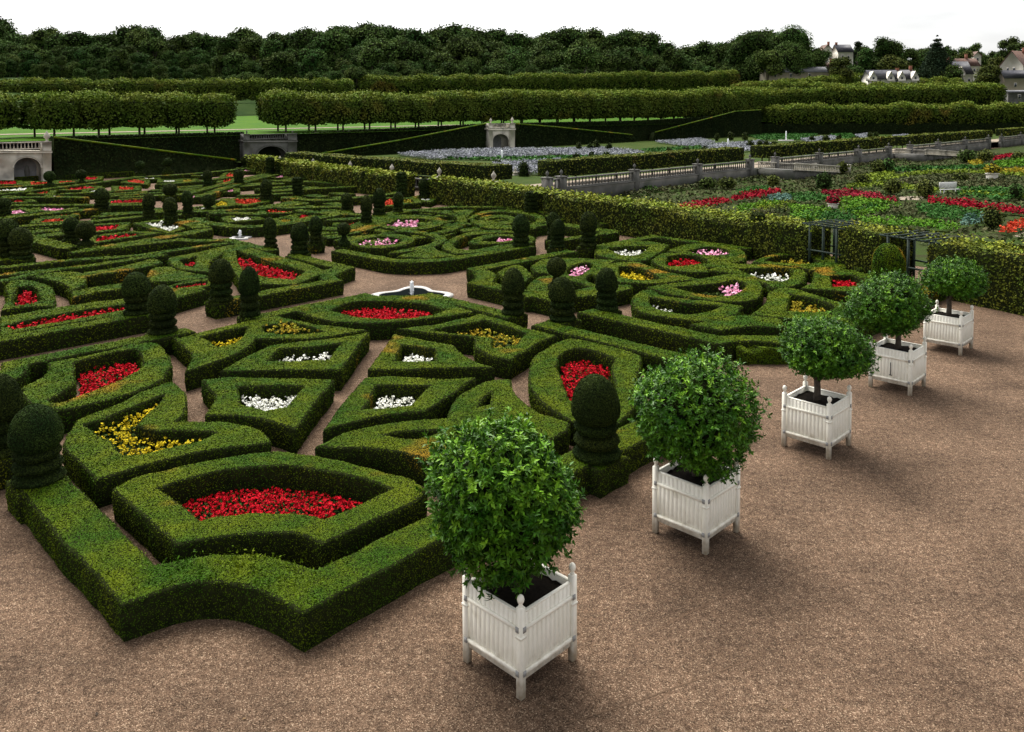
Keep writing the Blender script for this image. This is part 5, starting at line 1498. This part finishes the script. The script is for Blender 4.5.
lime_row('flat topped lime tree, front row right of the stone bridge', onhill(270, 106.5), onhill(765, 104), 4.9, 0, 0, near_l, LR, sc=1.04, sc2=1.55)
lime_row('flat topped lime tree, back row right of the stone bridge', onhill(262, 113.5), onhill(765, 112), 5.2, 0, 0, near_l, LR, sc=1.08, sc2=1.6)
lime_row('clipped lime tree at the left edge of the lawn', onhill(-16, 110), onhill(2, 110), 4.6, 0, 0, near_l, LR)
def pxrow(label, x0, yt0, d0, x1, yt1, d1, H, spacing, group, sc):
    a, b = atd(x0, yt0, d0), atd(x1, yt1, d1); a.z -= H; b.z -= H
    lime_row(label, a, b, spacing, 0, 0, far_l, group, sc=sc)
UA = 'clipped lime trees of the upper avenue'
pxrow('clipped lime tree in the left upper avenue row before the forest', -25, 83, 200, 352, 81, 215, 5.4, 5.3, UA, .95)
pxrow('clipped lime tree in the middle upper avenue row before the forest', 358, 79, 232, 735, 73, 300, 5.9, 5.8, UA, 1.04)
pxrow('clipped lime tree in the upper row slanting to the right', 735, 84, 262, 862, 75, 320, 5.9, 6.0, UA, 1.0)
pxrow('clipped lime tree in the row below the white dormers', 862, 78, 300, 962, 79, 300, 5.8, 5.8, UA, .95)
pxrow('clipped lime tree in the middle right hand row', 700, 91, 235, 1000, 86, 235, 6.4, 5.8, 'clipped lime trees of the right hand hedges', 1.1)
pxrow('clipped lime tree in the front right hand row', 766, 106, 205, 1075, 104, 205, 5.6, 5.0, 'clipped lime trees of the right hand hedges', .92)
pxrow('clipped lime tree in the back right hand row', 770, 82, 262, 985, 84, 258, 6.2, 5.8, 'clipped lime trees of the right hand hedges', 1.0)
for q in near_l + far_l:
    for c_ in list(q.children): bpy.data.objects.remove(c_)
    bpy.data.objects.remove(q)
a, b = atd(735, 124, 204), atd(1080, 124, 204)
mb = MB(); hedge_mesh(mb, strip_poly(np.array([(a.x + (b.x-a.x)*t, a.y) for t in np.linspace(0, 1, 40)]), 2.5), [], a.z - TZ, TZ, size=lambda d: np.full(len(d), .4), side_cov=.9)
tag(mb.build('clipped_hedge', [M['ivy'], M['leafin']]), 'long dark clipped hedge under the front row of the right hand limes', 'hedge')
def bank(label, x0, x1, d, y0, y1):
    a, b = atd(x0, y0, d), atd(x1, y1, d); mb = MB()
    P = [(a.x, d, -.5), (b.x, d, -.5), (b.x, d, b.z), (a.x, d, a.z)]; Q = [(x, y+60, z) for x, y, z in P]
    mb.prism(P, Q); tag(mb.build('grass_terrace', M['meadow']), None, None, None, 'structure')
bank('', 735, 1400, 207, 121, 121); bank('', 690, 1500, 238, 106, 106); bank('', 690, 1700, 300, 92, 92)

# ------------------------------------------------------------------ forest
def tree_mesh(seed, H, W, s, kind='round', dens=1.0):
    r = np.random.default_rng(seed); P = []; N = []; inner = []
    nb = 16 if kind == 'round' else 10
    for k in range(nb):
        if kind == 'round':
            t = r.uniform(0, 1); z = H*(.14 + .74*t); rad = W*.5*math.sqrt(max(.05, 1 - (2*(t-.42))**2 * .6)); a = k*2.4
            c = np.array([math.cos(a)*rad*r.uniform(.2, .78), math.sin(a)*rad*r.uniform(.2, .78), z]); br = W*r.uniform(.17, .27)
            sc = np.array([1, 1, .85])
        else:
            t = k/(nb-1); z = H*(.12 + .82*t); br = W*.5*(1-t)**.8 + .3; c = np.array([r.normal(0, .2), r.normal(0, .2), z]); sc = np.array([1, 1, .42])
        n = int(dens * 12.5 * br*br / (s*s) * 1.1) + 8
        d = unit(r.normal(0, 1, (n, 3)))
        P.append(c + d*br*sc*r.uniform(.75, 1.05, (n, 1))); N.append(unit(d + np.array([0, 0, .3]))); inner.append((c, br*.72, sc))
    P = np.concatenate(P); N = np.concatenate(N)
    mb = MB(); v, f = cards(P, N, s, .7, .7); mb.add(v, f, 0)
    for c, br, sc in inner:
        mb.lathe([(.02, -br*sc[2])] + [(br*math.sin(a_), -br*sc[2]*math.cos(a_)) for a_ in np.linspace(.5, 2.6, 5)] + [(.02, br*sc[2])], tuple(c), 8, 1)
    return mb
def tree_proto(name, seed, H, W, s, m, kind='round'):
    root = empty(name); tree_mesh(seed, H, W, s, kind).build('crown', [M[m], M['leafin']], root)
    t = MB(); t.tube([(0, 0, -3), (.2, .1, H*.3), (0, 0, H*.7)], [.45, .3, .1], 7)
    for k in range(4):
        a = k*1.7; t.tube([(0, 0, H*.28), (math.cos(a)*W*.3, math.sin(a)*W*.3, H*.6)], [.18, .06], 5)
    t.build('trunk', M['bark'], root); return root
fp = [tree_proto('forest_tree', 50+k, 17, 13, .62, 'wood') for k in range(5)]
skyl = [(-30, 18), (0, 19), (15, 23), (30, 30), (60, 28), (100, 30), (140, 22), (170, 31), (200, 33), (245, 26), (290, 31), (330, 23), (400, 25), (480, 24), (540, 27), (600, 25), (640, 33), (690, 38), (720, 36), (748, 30), (790, 34)]
def sky_y(x):
    xs, ys = zip(*skyl); return float(np.interp(x, xs, ys))
def forest(d, x0, x1, step, off, jit, label):
    x = x0
    while x < x1:
        yt = sky_y(x) + off + random.uniform(-jit, jit); top = atd(x, yt, d + random.uniform(-10, 10) + max(0, x - 330) * .26)
        gz = rise(top.x, top.y); H = max(4.5, top.z - gz)
        o = copy_tree(random.choice(fp)); o.location = (top.x, top.y, gz); k = H / 17
        wk = k * random.uniform(.85, 1.15); o.scale = (wk, wk, k); o.rotation_euler = (0, 0, random.uniform(0, 6.28))
        tag(o, label, 'tree', 'trees of the dark forest along the horizon'); x += step * random.uniform(.75, 1.25)
forest(300, -40, 800, 13, 9, 5, 'dark broadleaf tree at the back of the forest')
forest(285, -40, 800, 14, 0, 4, 'tall dark broadleaf tree on the forest skyline')
forest(262, -40, 790, 15, 14, 9, 'dark broadleaf tree in the middle depth of the forest')
forest(244, -40, 770, 15, 28, 10, 'dark broadleaf tree on the front edge of the forest')
forest(232, -40, 760, 11, 43, 7, 'low bushy tree at the foot of the forest edge')
for q in fp:
    for c_ in list(q.children): bpy.data.objects.remove(c_)
    bpy.data.objects.remove(q)

VT = [('tall feathery dark tree on the skyline left of the grey tiled house', 755, 33, 60, 85, 'round', 'wood', 330), ('broad dark crowned tree at the skyline before the village', 790, 28, 52, 80, 'round', 'wood', 335), ('reddish dark round tree below the skyline trees', 792, 42, 40, 78, 'round', 'wood', 318),
      ('dark tree left of the long grey roofs', 815, 46, 30, 80, 'round', 'wood', 328), ('rounded olive brown tree beside the long grey roofs', 840, 58, 26, 78, 'round', 'olive', 308), ('small flat topped pine on the skyline', 857, 38, 12, 75, 'round', 'conifer', 372),
      ('large grey green tree on the skyline right of the slate house', 888, 36, 34, 78, 'round', 'wood', 340), ('dark tree above the house with white dormers', 908, 47, 24, 78, 'round', 'wood', 335), ('low olive round tree behind the house with white dormers', 893, 58, 34, 78, 'round', 'olive', 325),
      ('tall dark conifer standing in the middle of the village', 936, 33, 34, 82, 'cone', 'conifer', 315), ('dark bushy tree at the foot of the conifer', 952, 66, 22, 82, 'round', 'wood', 308), ('tree behind the conifer on the skyline', 948, 43, 18, 75, 'round', 'wood', 355),
      ('small dark tree on the skyline between village roofs', 975, 40, 16, 72, 'round', 'wood', 375), ('olive green tree before the white gabled house', 987, 65, 27, 88, 'round', 'olive', 292), ('dark skyline tree left of the white gabled house', 1008, 35, 24, 72, 'round', 'wood', 370),
      ('dark tree at the right edge of the skyline', 1024, 39, 22, 80, 'round', 'wood', 350), ('yellow green tree between the village roofs', 962, 50, 24, 72, 'round', 'olive', 362), ('green tree beside the white gabled house', 997, 56, 18, 75, 'round', 'olive', 345),
      ('dark tree behind the slate house', 868, 48, 26, 76, 'round', 'wood', 350), ('round tree right of the dormer house', 922, 50, 20, 80, 'round', 'wood', 345), ('green tree at the right foot of the forest', 768, 52, 34, 82, 'round', 'wood', 312), ('dark bush under the slate house wall', 852, 62, 20, 80, 'round', 'wood', 322)]
for j in range(26):
    x_ = 800 + j*9.2 + random.uniform(-3, 3)
    VT.append(('distant broadleaf tree closing the skyline behind the village roofs', x_, float(np.interp(x_, [800, 830, 860, 900, 950, 1000, 1040], [44, 49, 47, 48, 46, 47, 44])) + random.uniform(-2.5, 5), random.uniform(15, 24), 80, 'round', 'wood', 395 + random.uniform(-8, 12)))
for i, (la, x, yt, w, yb, kind, m, d) in enumerate(VT):
    a, b = atd(x, yt, d), atd(x, yb, d); H = a.z - b.z; W = w*d/F
    root = empty('conifer_tree' if kind == 'cone' else 'village_tree', b); tag(root, la, 'tree', 'distant trees behind the village' if la.startswith('distant') else None)
    tree_mesh(600+i, H, W, .62, kind, 1.0).build('crown', [M[m], M['leafin']], root)
    t = MB(); t.tube([(0, 0, -4), (0, 0, H*.6)], [.35, .12], 6); t.build('trunk', M['bark'], root)

# ------------------------------------------------------------------ village houses
def house(label, x0, x1, yw, yr, yb, d, depth, wall, roof, ridge='x', chims=(), dormers=(), windows=(), rz=0.0):
    c = atd((x0+x1)/2, yb, d); k = d/F; W = (x1-x0)*k; hw = (yb-yw)*k; hr = (yb-yr)*k
    root = empty('village_house', (c.x, c.y, c.z), rz); tag(root, label, 'house')
    mb = MB()
    if ridge == 'x':
        P = [(-W/2, 0, -4), (W/2, 0, -4), (W/2, 0, hw), (-W/2, 0, hw)]; mb.prism(P, [(x, depth, z) for x, y, z in P])
        for s in (-1, 1):
            x = s*(W/2 - .06); A = [(x-.05, 0, hw), (x-.05, depth, hw), (x-.05, depth/2, hr-.12)]; mb.prism(A, [(q[0]+.1, q[1], q[2]) for q in A])
        mb.build('wall', M[wall], root)
        mb = MB(); A = [(-W/2-.3, -.35, hw-.15), (-W/2-.3, depth/2, hr), (-W/2-.3, depth+.35, hw-.15), (-W/2-.3, depth/2, hr-.25)]; mb.prism(A, [(q[0]+W+.6, q[1], q[2]) for q in A]); rf = mb.build('roof', M[roof], root)
    else:
        P = [(-W/2, 0, -4), (W/2, 0, -4), (W/2, 0, hw), (0, 0, hr-.15), (-W/2, 0, hw)]; mb.prism(P, [(x, depth, z) for x, y, z in P]); mb.build('wall', M[wall], root)
        mb = MB(); A = [(-W/2-.35, -.3, hw-.25), (0, -.3, hr), (W/2+.35, -.3, hw-.25), (W/2+.35, -.3, hw), (0, -.3, hr+.28), (-W/2-.35, -.3, hw)]; mb.prism(A, [(q[0], depth+.3, q[2]) for q in A]); rf = mb.build('roof', M[roof], root)
    for t, hh in chims:
        mb = MB(); mb.box((-W/2 + W*t, depth/2, hr + hh*.3), (.9, .7, hh*1.4)); mb.box((-W/2 + W*t, depth/2, hr + hh), (1.05, .85, .15)); mb.build('chimney', M['brick'], rf)
    for t in dormers:
        mb = MB(); w = 2.6; h0 = hw - .6; P = [(-w/2, -.5, h0), (w/2, -.5, h0), (w/2, -.5, h0+1.0), (0, -.5, h0+3.4), (-w/2, -.5, h0+1.0)]
        P = [(x - W/2 + W*t, y, z) for x, y, z in P]; mb.prism(P, [(x, depth*.35, z) for x, y, z in P]); o = mb.build('dormer', M['plaster'], rf)
        mb = MB(); mb.box((-W/2 + W*t, -.53, h0+1.0), (.7, .06, .9)); mb.build('pane', M['glass'], o)
    for t, zz in windows:
        mb = MB(); mb.box((-W/2 + W*t, -.03, hw*zz), (1.0, .08, 1.5)); f = mb.build('window', M['plaster'], root)
        mb = MB(); mb.box((-W/2 + W*t, -.09, hw*zz), (.78, .05, 1.25)); mb.build('pane', M['glass'], f)
house('long dark roofed house with a row of white gabled dormers', 871, 917, 79, 69.5, 84, 292, 8, 'plaster', 'slate', 'x', ((.97, 1.4), (.68, .6)), (.04, .42, .66, .95), ((.2, .5), (.55, .5)))
house('white walled house with steep slate roof on the skyline', 838, 853, 52, 44, 64, 365, 8, 'plaster', 'slate', 'x', ((.1, .9),), (), ((.3, .6), (.7, .6)))
house('pale house with brick chimney left of the slate roofed house', 823, 832, 50, 45, 62, 368, 7, 'plaster', 'tile', 'y', ((.9, 1.6),), (), ((.5, .6),))
house('long low grey roofed building left of the olive tree', 766, 828, 72, 66.5, 80, 312, 8, 'beige', 'greyroof', 'x', (), (), ((.15, .6), (.4, .6), (.7, .6)))
house('brown tiled long barn behind the grey roofs', 796, 838, 67, 62, 76, 330, 8, 'beige', 'tile', 'x', ((.3, 2.2), (.92, 1.5)), (), ((.5, .5),))
house('house with slate roof sloping to a white gable beside the conifer', 953, 973, 74, 61, 86, 318, 9, 'plaster', 'slate', 'x', ((.05, 1.5),), (.4,), ((.8, .5), (.5, .5)))
house('brown tiled house behind the slate one', 960, 980, 66, 58, 80, 335, 8, 'plaster', 'tile', 'x', ((.55, 1.8),), (), ((.7, .7),))
house('white gabled house with brown roof at the right edge', 1000, 1022, 66, 51.5, 80, 300, 14, 'plaster', 'tile', 'y', ((.6, 1.4),), (), ((.35, .75), (.62, .75)), rz=-1.0)
house('dark roofed shed in front of the white gabled house', 1004, 1032, 78, 70, 92, 288, 4, 'beige', 'slate', 'x', (), (), ((.4, .5),))
house('low grey stone shed at the right end of the lime hedges', 1008, 1036, 92, 90, 101, 262, 5, 'greystone', 'greyroof', 'x', (), (), ((.4, .5), (.75, .5)))
house('small pale gable on the slope above the brown roofs', 974, 981, 56, 52, 64, 365, 6, 'plaster', 'tile', 'y', (), (), ((.5, .6),))

# thin pressed tracks in the gravel
for pth in ('600,662 640,640 690,613 742,588', '905,640 850,560 812,515', '560,725 640,700 760,655'):
    P_ = px_path(pth, 0.0); P_ = strip_poly(P_ + rng.normal(0, .004, P_.shape), .022)
    mb = MB(); g_ = np.hstack([P_, np.full((len(P_), 1), .004)]); mb.add(g_, [tuple(t) if np.cross(g_[t[1]]-g_[t[0]], g_[t[2]]-g_[t[0]])[2] > 0 else tuple(t)[::-1] for t in tessellate_polygon([[Vector(x) for x in g_]])])
    tag(mb.build('gravel_track', M['rut']), None, None, None, 'structure')
# fallen leaves blown over the gravel walk
mb = MB(); n = 520
q = np.stack([rng.uniform(-9, 17, n), rng.uniform(6.5, 26, n)], 1)
uu = q[:, 0]*cs + q[:, 1]*sn; vv = -q[:, 0]*sn + q[:, 1]*cs
q = q[(vv < 9.6) | (uu < 3.6)]
v_, f_ = cards(np.hstack([q, np.full((len(q), 1), .012)]), np.tile([[0, 0, 1.0]], (len(q), 1)), rng.uniform(.035, .075, len(q)), .6, .18, 0.0)
v_[:, 2] = np.maximum(v_[:, 2], .006); mb.add(v_, f_); tag(mb.build('fallen_leaves', M['litter']), 'dry fallen leaves scattered over the gravel', 'leaves', None, 'stuff')

# ------------------------------------------------------------------ light, sky, camera
w = bpy.data.worlds.new('World'); scene.world = w; w.use_nodes = True
nt = w.node_tree; bg = nt.nodes['Background']
sk = nt.nodes.new('ShaderNodeTexSky'); sk.sky_type = 'NISHITA'; sk.sun_disc = False
EL, AZ = R(57), R(-24)      # veiled sun high beyond the garden, a little to the left
sk.sun_elevation = EL; sk.sun_rotation = AZ; sk.air_density = 1.0; sk.dust_density = 4.0; sk.ozone_density = 1.0
hs = nt.nodes.new('ShaderNodeHueSaturation'); hs.inputs['Saturation'].default_value = 0.12
tc = nt.nodes.new('ShaderNodeTexCoord'); mp = nt.nodes.new('ShaderNodeMapping'); mp.inputs['Scale'].default_value = (2.2, 2.2, 9.0)
nz = nt.nodes.new('ShaderNodeTexNoise'); nz.inputs['Scale'].default_value = 2.0; nz.inputs['Detail'].default_value = 6
mrs = nt.nodes.new('ShaderNodeMapRange'); mrs.inputs['From Min'].default_value = .32; mrs.inputs['From Max'].default_value = .62; mrs.inputs['To Min'].default_value = .78; mrs.inputs['To Max'].default_value = 1.08
nt.links.new(tc.outputs['Generated'], mp.inputs['Vector']); nt.links.new(mp.outputs['Vector'], nz.inputs['Vector']); nt.links.new(nz.outputs['Fac'], mrs.inputs['Value']); nt.links.new(mrs.outputs['Result'], hs.inputs['Value'])
nt.links.new(sk.outputs['Color'], hs.inputs['Color']); nt.links.new(hs.outputs['Color'], bg.inputs['Color'])
bg.inputs['Strength'].default_value = 0.15
sl = bpy.data.lights.new('sun', 'SUN'); sl.energy = 2.35; sl.angle = R(42); sl.color = (1.0, 0.95, 0.86)
so = bpy.data.objects.new('sun', sl); col.objects.link(so)
dirv = Vector((math.sin(AZ)*math.cos(EL), math.cos(AZ)*math.cos(EL), math.sin(EL)))
so.rotation_euler = dirv.to_track_quat('Z', 'Y').to_euler()

cam = bpy.data.cameras.new('camera'); co = bpy.data.objects.new('camera', cam); col.objects.link(co)
cam.sensor_width = 36; cam.lens = F / 1024 * 36; cam.shift_y = (PCY - 366) / 1024; cam.clip_end = 4000; cam.clip_start = .1
co.location = (0, 0, EYE)
from mathutils import Matrix
co.rotation_euler = (Matrix.Rotation(math.pi/2 - PITCH, 3, 'X') @ Matrix.Rotation(ROLLSIGN * ROLL, 3, 'Z')).to_euler()
scene.camera = co
vs = scene.view_settings; vs.view_transform = 'Standard'; vs.look = 'None'; vs.exposure = EXPO; vs.gamma = 1; vs.use_curve_mapping = False
scene.cycles.use_denoising = True
print('hedge verts', TOTAL[0], 'objects', len(scene.objects), 'polys', sum(len(m.polygons) for m in bpy.data.meshes))
